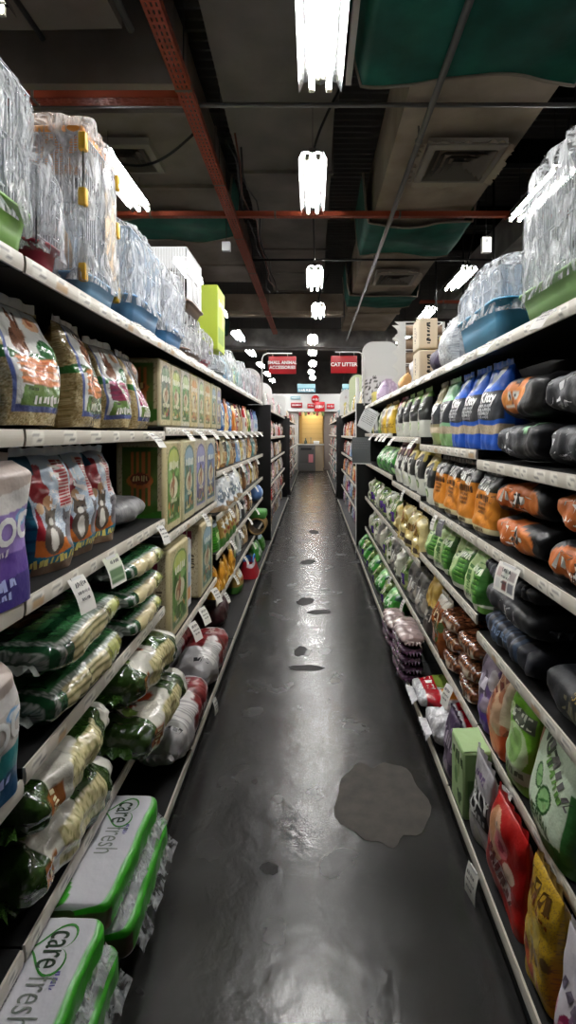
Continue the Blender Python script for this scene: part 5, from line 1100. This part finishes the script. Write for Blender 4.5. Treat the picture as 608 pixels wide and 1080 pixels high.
th_ = bag('hay_bag', .16, .25, .1, d_tallhay, seed=83, res=(30, 40)); gr = bag('grass_bag', .2, .24, .1, d_grass, seed=84, res=(30, 40))
put(gr, -1, 3.98, .70, .72, 'bright green grass bag', 'grass bag', BS + 'sixth shelf')
for y in (4.17, 4.35, 4.53, 4.71): put(th_, -1, y, .68, .72, 'tall brown and green hay bag', 'hay bag', BS + 'sixth shelf', 'tall brown hay bags', jit=.15)
pouches(-1, 4.85, 6.5, .72, .70, BS + 'sixth shelf', [9, 4, 10, 11, 0], .2, .22, 'feed bag', 4)
gd = [bag('gold_pouch', .17, .2, .1, d_gold, seed=86 + i, res=(24, 30), wr=.012) for i in range(2)]
for i, y in enumerate((3.98, 4.2, 4.42, 4.64)): put(gd[i % 2], -1, y, .68, .38, 'shiny gold pouch', 'pouch', BS + LOW, 'gold pouches', jit=.2)
pouches(-1, 4.8, 6.2, .38, .72, BS + LOW, [4, 3, 10, 9], .22, .25, 'straw bag', 5)
# a blue globe toy, wicker tunnel, tote
m = MB(); m.lathe([(0, 0)] + [(.125 * math.sin(a), .125 - .125 * math.cos(a)) for a in np.linspace(.1, PI - .1, 16)] + [(0, .25)], 28, L(96, 130, 190), (0, 0, 0)); me1 = m.mesh('exercise_ball', M_PLAST)
m = MB(); P3 = np.zeros((8, 8, 3))
for i in range(8):
    for j in range(8): a, b = (j / 7 - .5) * .9, (i / 7 - .5) * .9; P3[i, j] = (.127 * math.sin(a) * math.cos(b), -.127 * math.cos(a) * math.cos(b), .125 + .127 * math.sin(b))
m.grid(P3, L(176, 196, 230)); me2 = m.mesh('pale_label', M_CARD)
put(Proto([('exercise_ball', me1, None), ('pale_label', me2, 0)]), -1, 6.85, .64, .72, 'round blue exercise ball by the black end panel', 'exercise ball', BS + 'sixth shelf')
m = MB()
for k in range(16):
    a = np.linspace(0, 2 * PI, 25); m.tube([(.02 * k - .15, .1 * math.cos(t), .1 + .1 * math.sin(t)) for t in a], .011, 6, [L(150, 120, 76), L(120, 92, 56)][k % 2])
m.lathe([(.09, -.15), (.09, .15)], 18, L(100, 76, 48), (0, 0, .1), 'x'); me1 = m.mesh('wicker_tunnel', M_FUZZ)
m = MB(); m.rbox(-.15, -.11, .19, .12, .1, .30, .03, L(70, 130, 60)); me2 = m.mesh('grass_padding', M_FUZZ)
put(Proto([('wicker_tunnel', me1, None), ('grass_padding', me2, 0)]), -1, 6.5, .56, .38, 'woven tunnel topped with green by the end panel', 'pet tunnel', BS + LOW)
m = MB(); P3 = np.zeros((14, 40, 3))
for i in range(14):
    v = i / 13
    for j in range(40): a = 2 * PI * j / 40; r = 1 / (abs(math.cos(a)) ** 4 + abs(math.sin(a)) ** 4) ** .25; P3[i, j] = ((.19 - .03 * v) * r * math.cos(a), (.1 - .045 * v) * r * math.sin(a), .17 * v + .015 * math.sin(3 * a) * v)
cc = np.zeros((14, 40, 3)); cc[:] = L(176, 30, 44); cc[8:, :14] = L(50, 110, 180); cc[10:, 20:30] = L(216, 206, 216); m.grid(P3, cc, True, closed=True); m.add(P3[0], [list(range(40))[::-1]], L(150, 24, 36)); me1 = m.mesh('tote_bag', M_MATTE)
m = MB()
for y in (-.05, .05): m.tube([(.09 * math.cos(t), y, .16 + .07 * math.sin(t)) for t in np.linspace(0, PI, 12)], .008, 6, L(60, 130, 200))
me2 = m.mesh('handle', M_MATTE); put(Proto([('tote_bag', me1, None), ('handle', me2, 0)]), -1, 5.6, .57, .11, 'red tote bag with blue handles', 'tote bag', BS + BOT)
put(once('dk', lambda: loaf('dark_pack', .4, .3, .2, lambda p: (p.fill(L(60, 30, 34)), [])[-1], seed=9)), -1, 4.15, .66, .11, 'dark maroon pack in the shadow', 'pack', BS + BOT)
put(bag('hay_sack', .3, .26, .16, d_tallhay, seed=90, res=(24, 30)), -1, 5.05, .66, .11, 'brown hay sack', 'hay sack', BS + BOT)
put(bag('hay_sack', .3, .26, .16, d_greenpack, seed=91, res=(24, 30)), -1, 6.3, .6, .11, 'green hay sack', 'hay sack', BS + BOT)
put(bag('hay_sack', .3, .26, .16, d_grass, seed=92, res=(24, 30)), -1, 6.75, .6, .11, 'grass green sack by the black end panel', 'hay sack', BS + BOT)

# ================================================================== litter side
# top shelf
t_ = 1.961
put(cage(.66, .44, .46, .13, L(120, 166, 96), None, wirecol=L(196, 200, 206), seed=11, inner=L(206, 176, 150), peak=.9), 1, 1.62, .72, t_, 'very large film-wrapped cage with pale green base', 'pet cage', LS + TOP, 'wrapped cages')
put(cage(.66, .44, .46, .13, L(110, 150, 90), None, wirecol=L(196, 200, 206), seed=17, peak=.9), 1, .85, .72, t_, 'film-wrapped cage at the open end', 'pet cage', LS + TOP, 'wrapped cages')
bt = cage(.60, .42, .30, .17, L(74, 148, 186), None, wirecol=L(206, 212, 220), seed=12, peak=.55)
put(bt, 1, 2.36, .70, t_, 'film-wrapped blue tub cage with a domed wrap', 'pet cage', LS + TOP, 'wrapped cages')
put(bag('film_bag', .26, .25, .13, lambda p: (p.fill(L(196, 200, 204)), p.speck(L(150, 154, 160), .3), [])[-1], seed=93, mat=M_GLOSS, wr=.016), 1, 2.92, .70, t_, 'crumpled white film bag beside the blue tub', 'bag', LS + TOP)
def roll(c, L0=.3, r=.06):
    m = MB(); m.lathe([(0, 0), (r * .5, 0), (r, .003), (r, L0 - .003), (r * .5, L0), (0, L0)], 24, c, (-L0 / 2, 0, r), 'x')
    e = MB(); e.lathe([(r * .55, -.001), (r * .9, -.001)], 24, INK, (-L0 / 2, 0, r), 'x'); e.lathe([(r * .9, L0 + .001), (r * .55, L0 + .001)], 24, INK, (-L0 / 2, 0, r), 'x')
    return Proto([('scratching_roll', m.mesh('scratching_roll', M_CARD), None), ('end_ring', e.mesh('end_ring', M_CARD), 0)])
m = MB()
for y in (-.02, .325):
    for x in (-.075, .065): m.box(x, y, 0, x + .01, y + .02, .62, WHITE)
for k in range(6):
    for x in (-.075, .065): m.box(x, -.02, .004 + k * .122, x + .01, .345, .013 + k * .122, WHITE)
    m.box(-.075, -.02, .004 + k * .122, .075, -.005, .013 + k * .122, WHITE); m.box(-.075, .33, .004 + k * .122, .075, .345, .013 + k * .122, WHITE)
rk = MB(); 
SCP = []
for x in (-.082, .076):
    sc_ = MB()
    n = 60; P3 = np.zeros((n, 2, 3))
    for i in range(n): z = .62 * i / (n - 1); q = abs(math.sin(PI * z / .124)); P3[i, 0] = (x, -.10 + .055 * q, z); P3[i, 1] = (x, .0, z)
    sc_.grid(P3, WHITE, False); P4 = P3.copy(); P4[..., 0] += .006; sc_.grid(P4, WHITE, False, flip=True); sc_.grid(np.stack([P3[:, 0], P4[:, 0]], 1), WHITE, False); SCP.append(('scalloped_edge', sc_.mesh('scalloped_edge', M_PLAST), 0))
rack, _ = put(Proto([('display_rack', m.mesh('display_rack', M_PLAST), None), *SCP]), 1, 4.75, .72, t_, 'white display rack with scalloped edges', 'rack', LS + TOP)
rl = roll(L(150, 126, 104), .36, .05)
for k in range(5): put(rl, 1, 4.75, .80, t_ + .014 + k * .122, f'brown scratching roll, {("lowest", "second lowest", "middle", "second highest", "highest")[k]} in white rack', 'scratching roll', LS + TOP, 'brown rolls in the rack', rot=(0, 0, 90))
cx_ = carton('carton', .22, .21, .13, lambda p: (p.fill(L(214, 200, 176)), [((6, 1), .4, .5, .03, 90, INK), (4, .65, .5, .02, 90, L(120, 90, 70))])[-1], lambda p: (p.fill(L(206, 190, 166)), [((7, 1), .5, .5, .034, 90, INK)])[-1], seed=4)
z = put(cx_, 1, 3.75, .73, t_, 'lower cream carton of two stacked', 'carton', LS + TOP, 'cream cartons')[1]; put(cx_, 1, 3.76, .73, z, 'upper cream carton of two stacked', 'carton', LS + TOP, 'cream cartons')
put(bag('paper_bag', .24, .22, .15, lambda p: (p.fill(L(200, 196, 200)), p.blobs((.1, .1, .9, .8), 6, [L(170, 120, 110), L(222, 214, 206)], (.06, .14)), [])[-1], seed=95, wr=.016), 1, 4.14, .76, t_, 'pale slumped bag before the display rack', 'bag', LS + TOP)
put(bag('orange_bag', .2, .13, .13, lambda p: (p.fill(L(222, 172, 110)), [(4, .5, .5, .1, 0, INK)])[-1], seed=96), 1, 4.44, .72, t_, 'small orange bag before the display rack', 'bag', LS + TOP)
yb_ = carton('yellow_box', .14, .09, .12, lambda p: (p.fill(L(222, 196, 120)), p.rect(.1, .2, .9, .7, L(206, 160, 80)), [])[-1], seed=5)
z = put(yb_, 1, 3.53, .84, t_, 'lower yellow toy box of a small pile', 'box', LS + TOP)[1]; z = put(yb_, 1, 3.52, .85, z, 'middle yellow toy box of a small pile', 'box', LS + TOP)[1]; put(yb_, 1, 3.54, .86, z, 'upper yellow toy box of a small pile', 'box', LS + TOP)
put(loaf('cushion', .3, .3, .17, lambda p: (p.fill(L(70, 62, 86)), [])[-1], seed=8, mat=M_MATTE), 1, 3.30, .74, t_, 'dark plum cushion', 'cushion', LS + TOP)
put(loaf('cushion', .18, .26, .11, lambda p: (p.fill(L(96, 98, 106)), [])[-1], seed=9, mat=M_MATTE), 1, 3.08, .88, t_ , 'grey cushion', 'cushion', LS + TOP)
put(carton('yellow_box', .25, .14, .2, lambda p: (p.fill(L(216, 206, 120)), [(4, .5, .5, .1, 0, L(120, 110, 60))])[-1], seed=6), 1, 6.55, .74, t_, 'pale yellow box by the dotted header board', 'box', LS + TOP)
put(bag('lilac_bag', .34, .22, .14, lambda p: (p.fill(L(206, 186, 214)), p.blobs((0, 0, 1, 1), 12, [L(176, 150, 190), L(236, 226, 240)], (.04, .09)), [])[-1], seed=97), 1, 6.1, .74, t_, 'lilac spotted bag by the dotted header board', 'bag', LS + TOP)
# eye level
kit = {k: bag('litter_bag', .232, .345, .17, d_kitty(c, s, lw), seed=110 + i, res=(70, 100), wr=.009, p=2.8) for i, (k, c, s, lw) in enumerate((('blue', L(38, 98, 206), L(206, 214, 224), L(34, 92, 200)), ('light green', L(140, 196, 150), L(176, 216, 180), L(150, 196, 130)), ('tan', L(150, 142, 110), L(176, 170, 130), L(150, 166, 110))))}
for y, k in ((2.215, 'blue'), (2.45, 'blue'), (2.685, 'blue'), (2.92, 'light green'), (3.155, 'tan')):
    put(kit[k], 1, y, .70, 1.53, f'{k} litter bag with charcoal label', 'litter bag', LS + EYE, f'{k} charcoal-label litter bags', jit=.06)
bg = [loaf('litter_sack', .38, .34, .128, d_blackgrey, seed=121 + i, res=(84, 60), wr=.011, p=3.8, q=5, mat=M_MATTE, ears=.02) for i in range(2)]; cfc = loaf('litter_sack', .36, .34, .15, d_catface, seed=124, res=(110, 90), wr=.009, p=3.8, q=5, mat=M_MATTE, ears=.02)
e_ = 1.49
z1 = put(bg[0], 1, 1.87, .70, e_, 'lower charcoal litter sack, beneath orange cat face sack', 'litter sack', LS + EYE, 'charcoal sacks')[1]; z2 = put(bg[1], 1, 1.45, .70, e_, 'lower charcoal litter sack, at the open end', 'litter sack', LS + EYE, 'charcoal sacks')[1]
put(cfc, 1, 1.86, .71, z1 - .004, 'black litter sack showing an orange cat face', 'litter sack', LS + EYE); put(bg[0], 1, 1.44, .70, z2 - .004, 'upper charcoal litter sack, at the open end', 'litter sack', LS + EYE, 'charcoal sacks', rot=(0, 0, 2))
sw = {k: bag('litter_bag', .26, .33, .15, d_swoosh(c, e), seed=130 + i, res=(44, 60), wr=.008) for i, (k, c, e) in enumerate((('green', L(120, 176, 80), L(120, 176, 60)), ('red', L(150, 40, 56), L(196, 190, 186)), ('yellow', L(196, 176, 80), L(90, 130, 60)), ('maroon', L(110, 40, 50), L(206, 200, 196))))}
for y, k in ((3.6, 'green'), (3.9, 'green'), (4.2, 'green'), (4.5, 'red')): put(sw[k], 1, y, .71, 1.575, f'white and black swoosh bag, {k} top', 'litter bag', LS + EYE, f'swoosh bags with {k} tops', jit=.08)
yp = bag('yellow_pack', .42, .29, .18, d_yellowpack, seed=135, res=(50, 50), wr=.01)
put(yp, 1, 5.05, .70, 1.60, 'yellow and white pack with green edge', 'pack', LS + EYE); put(yp, 1, 5.55, .71, 1.60, 'second yellow and white pack behind it', 'pack', LS + EYE)
pouches(1, 5.9, 7.0, 1.60, .72, LS + EYE, [3, 10, 6], .2, .24, 'litter pack', 6)
# third shelf
og = [bag('litter_bag', .25, .285, .16, d_orangebag, seed=140 + i, res=(60, 80), wr=.01) for i in range(2)]
for i, y in enumerate((2.265, 2.52, 2.775, 3.03)): put(og[i % 2], 1, y, .70, 1.16, 'orange litter bag with a black top', 'litter bag', LS + TH, 'orange litter bags', jit=.1)
bo = [loaf('litter_sack', .40, .34, .122, d_blackorange, seed=145 + i, res=(96, 72), wr=.011, p=3.6, q=5, mat=M_MATTE, ears=.025) for i in range(2)]
za = put(bo[0], 1, 1.87, .695, 1.16, 'lower black sack, orange oval, beside orange bags', 'litter sack', LS + TH, 'black and orange sacks')[1]; zb = put(bo[1], 1, 1.40, .695, 1.16, 'lower black sack, orange oval, open end', 'litter sack', LS + TH, 'black and orange sacks')[1]
put(bo[1], 1, 1.865, .70, za - .004, 'upper black sack, orange oval, beside orange bags', 'litter sack', LS + TH, 'black and orange sacks', rot=(0, -2, 3)); put(bo[0], 1, 1.40, .71, zb - .004, 'upper black sack, orange oval, open end', 'litter sack', LS + TH, 'black and orange sacks')
for y, k in ((3.30, 'yellow'), (3.6, 'yellow'), (3.89, 'yellow'), (4.19, 'maroon'), (4.49, 'maroon')): put(sw[k], 1, y, .70, 1.19 if y > 3.5 else 1.165, f'white and black swoosh bag, {k} top', 'litter bag', LS + TH, f'swoosh bags with {k} tops', jit=.08)
gp = bag('green_pack', .34, .22, .2, d_greenpack, seed=150, res=(36, 36), wr=.012)
for y in (4.9, 5.27, 5.64): put(gp, 1, y, .69, 1.23, 'bright green litter pack', 'litter pack', LS + TH, 'bright green packs', jit=.1)
# fourth shelf
dk = [loaf('litter_sack', .47, .34, .104, f, seed=155 + i, res=(110, 60), wr=.009, p=3.6, q=5, mat=M_MATTE, ears=.02, ribs=r) for i, (f, r) in enumerate(((d_darkblue, 9), (d_darkletter, 0), (d_darkrib, 11)))]
z = .765
for k, lk in enumerate(('lowest', 'middle', 'topmost')): z = put(dk[k], 1, 1.955, .69, z, f'{lk} dark grey sack, pile beside pale green bags', 'litter sack', LS + FO, 'dark grey sacks', rot=(0, 0, k - 1))[1] + .0005
by_ = loaf('litter_sack', .5, .36, .135, d_blackyellow, seed=160, res=(110, 70), wr=.01, p=3.8, q=5, mat=M_MATTE, ears=.02)
z = put(by_, 1, 1.37, .69, .765, 'black sack with yellow oval and gold lettering', 'litter sack', LS + FO)[1]; put(loaf('litter_sack', .46, .3, .12, d_navy, seed=161, mat=M_MATTE), 1, 1.37, .8, z - .004, 'navy blue sack on top of the gold-lettered one', 'litter sack', LS + FO)
lg = [bag('litter_bag', .285, .25, .15, d_lightgreen, seed=165 + i, res=(66, 90), wr=.014, p=2.8) for i in range(2)]
for i, y in enumerate((2.355, 2.65, 2.945, 3.24)): put(lg[i % 2], 1, y, .69, .83, 'pale green bag with leafy green bands', 'litter bag', LS + FO, 'pale green leafy bags', jit=.12, rot=(-5, 0, 0))
cr = [bag('food_pouch', .24, .25, .16, d_cream, seed=170 + i, res=(34, 40), wr=.024, mat=M_GLOSS) for i in range(2)]
for i, y in enumerate((3.62, 3.9, 4.18, 4.46)): put(cr[i % 2], 1, y, .68, .765, 'crumpled pale yellow food pouch', 'pouch', LS + FO, 'pale yellow pouches', jit=.3)
gfr = [bag('green_pack', .22, .24, .17, d_greenfringe, seed=175 + i, res=(30, 36), wr=.014, mat=M_GLOSS) for i in range(2)]; gbg = bag('grey_bag', .26, .26, .16, d_greybag, seed=178, res=(30, 36), wr=.014)
wgp = [bag('white_pack', .22, .25, .17, lambda p: (p.fill(L(206, 206, 190)), p.blobs((0, 0, 1, 1), 12, [L(120, 150, 80), L(226, 226, 216), L(70, 90, 50), L(60, 60, 56)], (.05, .15)), [(4, .5, .6, .08, 0, L(40, 60, 30))])[-1], seed=300 + i, res=(30, 36), wr=.016, mat=M_GLOSS) for i in range(2)]
for i in range(8):
    if i % 3 == 1: put(wgp[i % 2], 1, 4.82 + i * .27, .70, .77, 'white pack blotched with green', 'pack', LS + FO, 'white blotched packs', jit=.25)
    else: put(gfr[i % 2], 1, 4.82 + i * .27, .70, .77, 'green and cream violet-patched pack', 'pack', LS + FO, 'green and cream packs', jit=.25)
# low shelf
for y in (3.62, 3.92): put(gbg, 1, y, .70, .37, 'grey clear-fronted bag', 'bag', LS + LOW, 'grey bags', jit=.2)
for i in range(10):
    if i % 4 == 2: put(gbg, 1, 4.25 + i * .27, .70, .37, 'grey pack among the green ones', 'pack', LS + LOW, 'grey bags', jit=.2)
    elif i % 2: put(wgp[i % 4 // 2], 1, 4.25 + i * .27, .70, .37, 'white pack blotched with green', 'pack', LS + LOW, 'white blotched packs', jit=.25)
    else: put(gfr[i % 4 // 2], 1, 4.25 + i * .27, .70, .37, 'small green and cream pack', 'pack', LS + LOW, 'green and cream packs', jit=.2)
put(bag('food_bag', .26, .31, .16, d_golddark, seed=180, res=(36, 44), wr=.012), 1, 3.3, .69, .37, 'black bag with a gold top', 'food bag', LS + LOW); put(bag('food_bag', .26, .30, .16, d_browntreat, seed=181, res=(40, 50), wr=.014, mat=M_GLOSS), 1, 3.0, .68, .366, 'brown treat bag with a pale top', 'food bag', LS + LOW)
cbn = [loaf('treat_tray', .26, .26, .085, d_clearbrown, seed=183 + i, res=(44, 40), wr=.008, p=4, mat=M_GLOSS, ears=.015) for i in range(2)]
for j, y in enumerate((2.465, 2.775)):
    z = .366
    for k, lk in enumerate(('bottom', 'middle', 'top')): z = put(cbn[(j + k) % 2], 1, y, .69, z, f'{lk} clear brown treat pack, {("nearer", "farther")[j]} pile', 'treat pack', LS + LOW, 'clear brown treat packs', rot=(0, 0, 3 * k - 3))[1] + .0005
NB = (70, 96)
for nm, fn, w, h, y, f, lk, r in (('purple_bag', d_purplegrey, .17, .33, 2.225, .69, 'purple and grey printed bag', 0), ('kraft_bag', d_kraft, .18, .34, 2.055, .69, 'brown kraft bag with orange base', 0), ('lime_bag', d_limebag, .19, .33, 1.845, .685, 'lime green printed bag', 4), ('herbal_bag', d_leafwhite, .32, .34, 1.595, .675, 'pale green bag with big leaf print', -4), ('lavender_bag', d_lavender, .24, .33, 1.30, .685, 'speckled lavender bag', 0)):
    put(bag(nm, w, h, .15, fn, seed=190 + int(y * 10), res=NB, wr=.008, p=2.8), 1, y, f, .365, lk, 'bag', LS + LOW, rot=(-3, 0, r))
# bottom shelf
put(bag('plum_bag', .18, .25, .1, d_plum, seed=200, res=(40, 50)), 1, 2.33, .575, .11, 'dark plum bag', 'bag', LS + BOT)
put(carton('green_box', .17, .26, .11, d_greenbox, lambda p: (p.fill(L(150, 190, 120)), p.rect(.1, .1, .9, .6, L(110, 150, 90)), [])[-1], seed=9), 1, 2.13, .578, .11, 'pale green box', 'box', LS + BOT)
put(bag('litter_bag', .2, .29, .075, d_milly, seed=201, res=NB, wr=.008), 1, 1.935, .585, .11, 'grey bag with a white-lettered black label', 'bag', LS + BOT)
put(bag('food_bag', .275, .29, .1, d_redpet, seed=202, res=(90, 100), wr=.01), 1, 1.675, .58, .11, 'red bag with a pink-nosed animal print', 'bag', LS + BOT)
put(bag('yellow_bag', .18, .30, .1, d_yellowbox, seed=203, res=NB, wr=.006), 1, 1.43, .585, .11, 'mustard yellow printed bag', 'bag', LS + BOT); put(bag('white_bag', .3, .3, .085, d_whitepink, seed=204, res=NB, wr=.01), 1, 1.16, .575, .11, 'white bag with a dark pink base', 'bag', LS + BOT)
put(loaf('treat_bag', .36, .3, .1, d_silverred(.12), seed=205, wr=.014, mat=M_GLOSS, ears=.04), 1, 2.93, .53, .11, 'red and silver bag lying with its end out', 'treat bag', LS + BOT, rot=(0, 0, 90)); put(loaf('treat_bag', .38, .27, .13, d_silverred(.4), seed=206, wr=.016, mat=M_GLOSS, ears=.04), 1, 2.58, .53, .11, 'silver bag with red patch, end out', 'treat bag', LS + BOT, rot=(0, 0, 90))
pk = loaf('food_pack', .40, .15, .049, d_purplepack, seed=207, res=(80, 44), wr=.004, p=3.4, mat=M_GLOSS, ears=.015); pw = loaf('food_pack', .40, .155, .062, d_pinkwhite, seed=208, res=(70, 44), wr=.007, mat=M_GLOSS, ears=.015)
for j, (y, n) in enumerate(((3.36, 4), (3.86, 2))):
    z = .11
    for k in range(n + 1): z = put(pw if k == n else pk, 1, y, .515, z, ('pinkish white food pack topping the' if k == n else f'{("lowest", "second", "third", "fourth")[k]} dark purple food pack,') + f' {("nearer", "farther")[j]} pile', 'food pack', LS + BOT, 'purple food packs', rot=(0, 0, 2 * (k % 2) - 1))[1] - .003
for i in range(9): put((gp, gfr[0])[i % 2], 1, 4.35 + i * .3, .585, .11, ('bright green litter pack', 'small green and cream pack')[i % 2], 'pack', LS + BOT, 'green bottom packs', jit=.2)

# ================================================================== far runs
def farrun(side, ya, yb, z, where, order, w, h, seed, name): pouches(side, ya, yb, z, .675, where, order, w, h, name, seed, .03)
gw = bag('hay_bag', .34, .27, .2, lambda p: (p.fill(L(206, 210, 190)), p.blobs((0, 0, 1, 1), 14, [L(160, 190, 130), L(226, 228, 216), L(120, 150, 100)], (.05, .14)), [])[-1], seed=220, res=(26, 30), wr=.02, mat=M_GLOSS)
FN = ('bottom shelf', 'low shelf', 'fourth shelf', 'third shelf', 'eye-level shelf', 'top shelf'); FZ = (.11, .45, .8, 1.18, 1.55, 1.98)
lo_ = [[10, 7, 9, 4], [9, 7, 10, 0], [7, 4, 9, 10], [10, 9, 4, 7], [9, 0, 10, 7], [10, 7, 10, 4]]; ro_ = [[0, 5, 1, 11], [0, 9, 1, 10, 5], [0, 2, 11, 1], [9, 0, 10, 1], [0, 10, 2, 9], [10, 6, 10, 3]]
for k in range(6):
    if k < 5: put(gw, -1, 7.72, .60, FZ[k], 'bulging white and green hay bag', 'hay bag', 'second bedding run, ' + FN[k], 'white and green hay bags')
    farrun(-1, 8.0, 12.4, FZ[k], 'second bedding run, ' + FN[k], lo_[k], .3, .24, 30 + k, 'food bag'); farrun(1, 7.2, 12.0, FZ[k], 'second litter run, ' + FN[k], ro_[k], .3, .24, 40 + k, 'food bag')
    farrun(-1, 14.1, 21.5, FZ[k], 'third bedding run, ' + FN[k], [0, 9, 11, 10], .56, .25, 50 + k, 'big bag'); farrun(1, 13.5, 21.3, FZ[k], 'third litter run, ' + FN[k], [11, 8, 0, 10], .56, .25, 60 + k, 'big bag')

# ================================================================== price tags and notices
def tagmesh(w, h, seed, kind=0):
    nu, nv = 20, 16; U, V = np.meshgrid(np.linspace(0, 1, nu), np.linspace(0, 1, nv)); p = Pt(U, V, seed)
    p.fill(L(228, 226, 220))
    if kind == 1: p.rect(.08, .12, .92, .56, L(92, 120, 84)); p.stripes(.1, .16, .9, .52, 4, .3, L(140, 164, 130), 'b'); p.rect(0, .56, 1, 1, L(214, 218, 200))
    if kind == 2:
        for i in range(3):
            for j in range(2): p.rect(.06 + i * .31, .1 + j * .42, .3 + i * .31, .44 + j * .42, [L(206, 206, 204), L(190, 170, 166), L(120, 70, 66), L(200, 206, 196), L(110, 110, 116), L(160, 150, 150)][i * 2 + j])
    if kind == 3: p.fill(L(84, 84, 90)); p.speck(L(120, 118, 122), .2)
    m = MB(); out = []
    X = (U - .5) * w; Z = (V - 1) * h; Y = -.006 * np.sin(V * PI)
    m.grid(np.stack([X, Y, Z], -1), p.c, True); m.grid(np.stack([X, Y + .0008, Z], -1), L(214, 212, 206), True, flip=True)
    rg = random.Random(seed)
    for r, (b, s, n) in enumerate(((.78, .16, 5), (.55, .1, 8), (.36, .1, 6)) if kind in (0, 2) else ((.8, .14, 6),)):
        Vv, Fc = scribble(n, rg); m.add(np.stack([Vv[:, 0] * h * s, -.0085 * np.ones(len(Vv)), Vv[:, 1] * h * s + (b - 1) * h], -1), Fc, L(70, 70, 74) if kind < 3 else L(200, 200, 200))
    c = MB(); c.box(-w * .3, -.002, -.008, w * .3, .003, .001, L(220, 220, 220))
    return Proto([('price_tag', m.mesh('price_tag', M_CARD), None), ('clip', c.mesh('clip', M_PLAST), 0)])
TG = [tagmesh(.05, .085, i) for i in range(3)]; TB = tagmesh(.10, .10, 7, 1); TC = tagmesh(.14, .1, 8, 2); TD = tagmesh(.075, .09, 9, 3); TW = tagmesh(.075, .105, 12)
def tag(side, y, z, shelf, pr=None, tilt=35, yaw=0, f=.70, look='small white price tag'):
    R = Matrix.Rotation(-side * PI / 2, 4, 'Z') @ Matrix.Rotation(math.radians(yaw), 4, 'Z') @ Matrix.Rotation(math.radians(-tilt), 4, 'X')
    o = make(pr or R_.choice(TG), Matrix.Translation((side * (f - .013 - {id(TW): .0375, id(TC): .07, id(TB): .05, id(TD): .0375}.get(id(pr), .025) * abs(math.sin(math.radians(yaw)))), y, z)) @ R, None, 'price tag', 'white price tags' if pr is None else None)
    REG.append((o, look, shelf + (' rail' if 'shelf' in shelf else ''), (y, z)))
for y in (2.0, 2.12, 2.52, 2.62, 2.9, 3.15, 3.45, 3.75, 4.1, 4.4, 4.75, 5.1, 5.5, 6.0, 6.5): tag(-1, y, 2.03 - .012, BS + TOP, tilt=50, yaw=-25)
for y in (2.22, 2.78, 3.1, 3.5, 3.9, 4.2, 4.6, 5.0, 5.5, 6.0, 6.6): tag(-1, y, (1.61 if y < 2.5 else 1.63) - .012, BS + EYE, tilt=48, yaw=-20)
tag(-1, 1.52, 1.188, BS + TH, TW, 25, -10, look='white printed card beneath the cat bags'); tag(-1, 1.78, 1.188, BS + TH, TB, 20, -8, look='green and white offer card beneath the cat bags')
for y in (2.35, 3.3, 4.05, 4.5, 5.0, 5.6, 6.3): tag(-1, y, (1.2 if y < 2.5 else 1.11 if y < 3.85 else 1.32) - .012, BS + TH, TG[1], 30, -20)
for y in (2.95, 3.2, 3.6): tag(-1, y, .548, BS + FO, TW, 30, -20, look='larger white price tag')
for y in (4.3, 4.8, 5.5, 6.2): tag(-1, y, .988, BS + 'fifth shelf', None, 35, -15); tag(-1, y + .1, .708, BS + 'sixth shelf', None, 35, -15); tag(-1, y - .2, .368, BS + LOW, None, 30, -15)
tag(-1, 3.0, .10, BS + BOT, None, 10, -10, f=.575)
for y in (1.5, 1.97, 2.3, 2.45, 2.9, 3.2, 3.45, 3.9, 4.1, 4.5, 4.8, 5.2, 5.6, 6.2): tag(1, y, 1.948, LS + TOP, tilt=48, yaw=20)
for y in (3.48, 4.4, 4.75, 5.0, 5.3, 5.9): tag(1, y, (1.575 if y < 4.65 else 1.6) - .012, LS + EYE, tilt=42, yaw=20)
tag(1, 1.82, 1.148, LS + TH, TC, 15, 8, look='large white offer card with coloured cells'); tag(1, 2.78, 1.148, LS + TH, TD, 15, 10, look='dark grey printed card'); tag(1, 2.93, 1.148, LS + TH, TG[0], 20, 10); tag(1, 3.95, 1.178, LS + TH, TG[2], 20, 10)
tag(1, 2.62, .353, LS + LOW, TW, 20, 12, look='white price tag above the dark bottom gap'); tag(1, 1.86, .353, LS + LOW, TW, 20, 12, look='white price tag above the red bag'); tag(1, 3.95, .358, LS + LOW, TG[1], 20, 12); tag(1, 4.6, .358, LS + LOW, TG[1], 20, 12)
tag(1, 1.83, .10, LS + BOT, TW, 8, 10, f=.575, look='white price tag hanging over the floor')
# flyer and grey holder near the litter end panel
def sheet(w, h, col, rows, name):
    m = MB(); U, V = np.meshgrid(np.linspace(-.5, .5, 8), np.linspace(0, 1, 10)); Y = -.02 * np.sin(V * PI)
    m.grid(np.stack([U * w, Y, V * h], -1), col); m.grid(np.stack([U * w, Y + .002, V * h], -1), col, flip=True); rg = random.Random(3)
    for k in range(rows): Vv, Fc = scribble(10, rg); m.add(np.stack([Vv[:, 0] * w * .13, -.024 * np.ones(len(Vv)), Vv[:, 1] * .012 + h * (.86 - k * .09)], -1), Fc, L(110, 110, 112))
    f = MB(); f.box(-w / 2 - .004, -.003, -.01, w / 2 + .004, .008, .004, L(190, 190, 190)); return Proto([(name, m.mesh(name, M_CARD), None), ('foot_clip', f.mesh('foot_clip', M_PLAST), 0)])
put(sheet(.2, .27, L(224, 226, 228), 7, 'flyer'), 1, 6.2, .52, 1.60, 'white printed flyer leaning out over the rail', 'flyer', LS + EYE, rot=(0, 28, 60))
put(sheet(.24, .34, L(84, 88, 90), 4, 'notice_holder'), 1, 6.35, .47, 1.23, 'grey framed notice standing out over the rail', 'notice', LS + TH, rot=(0, 0, 62))
finish_labels()
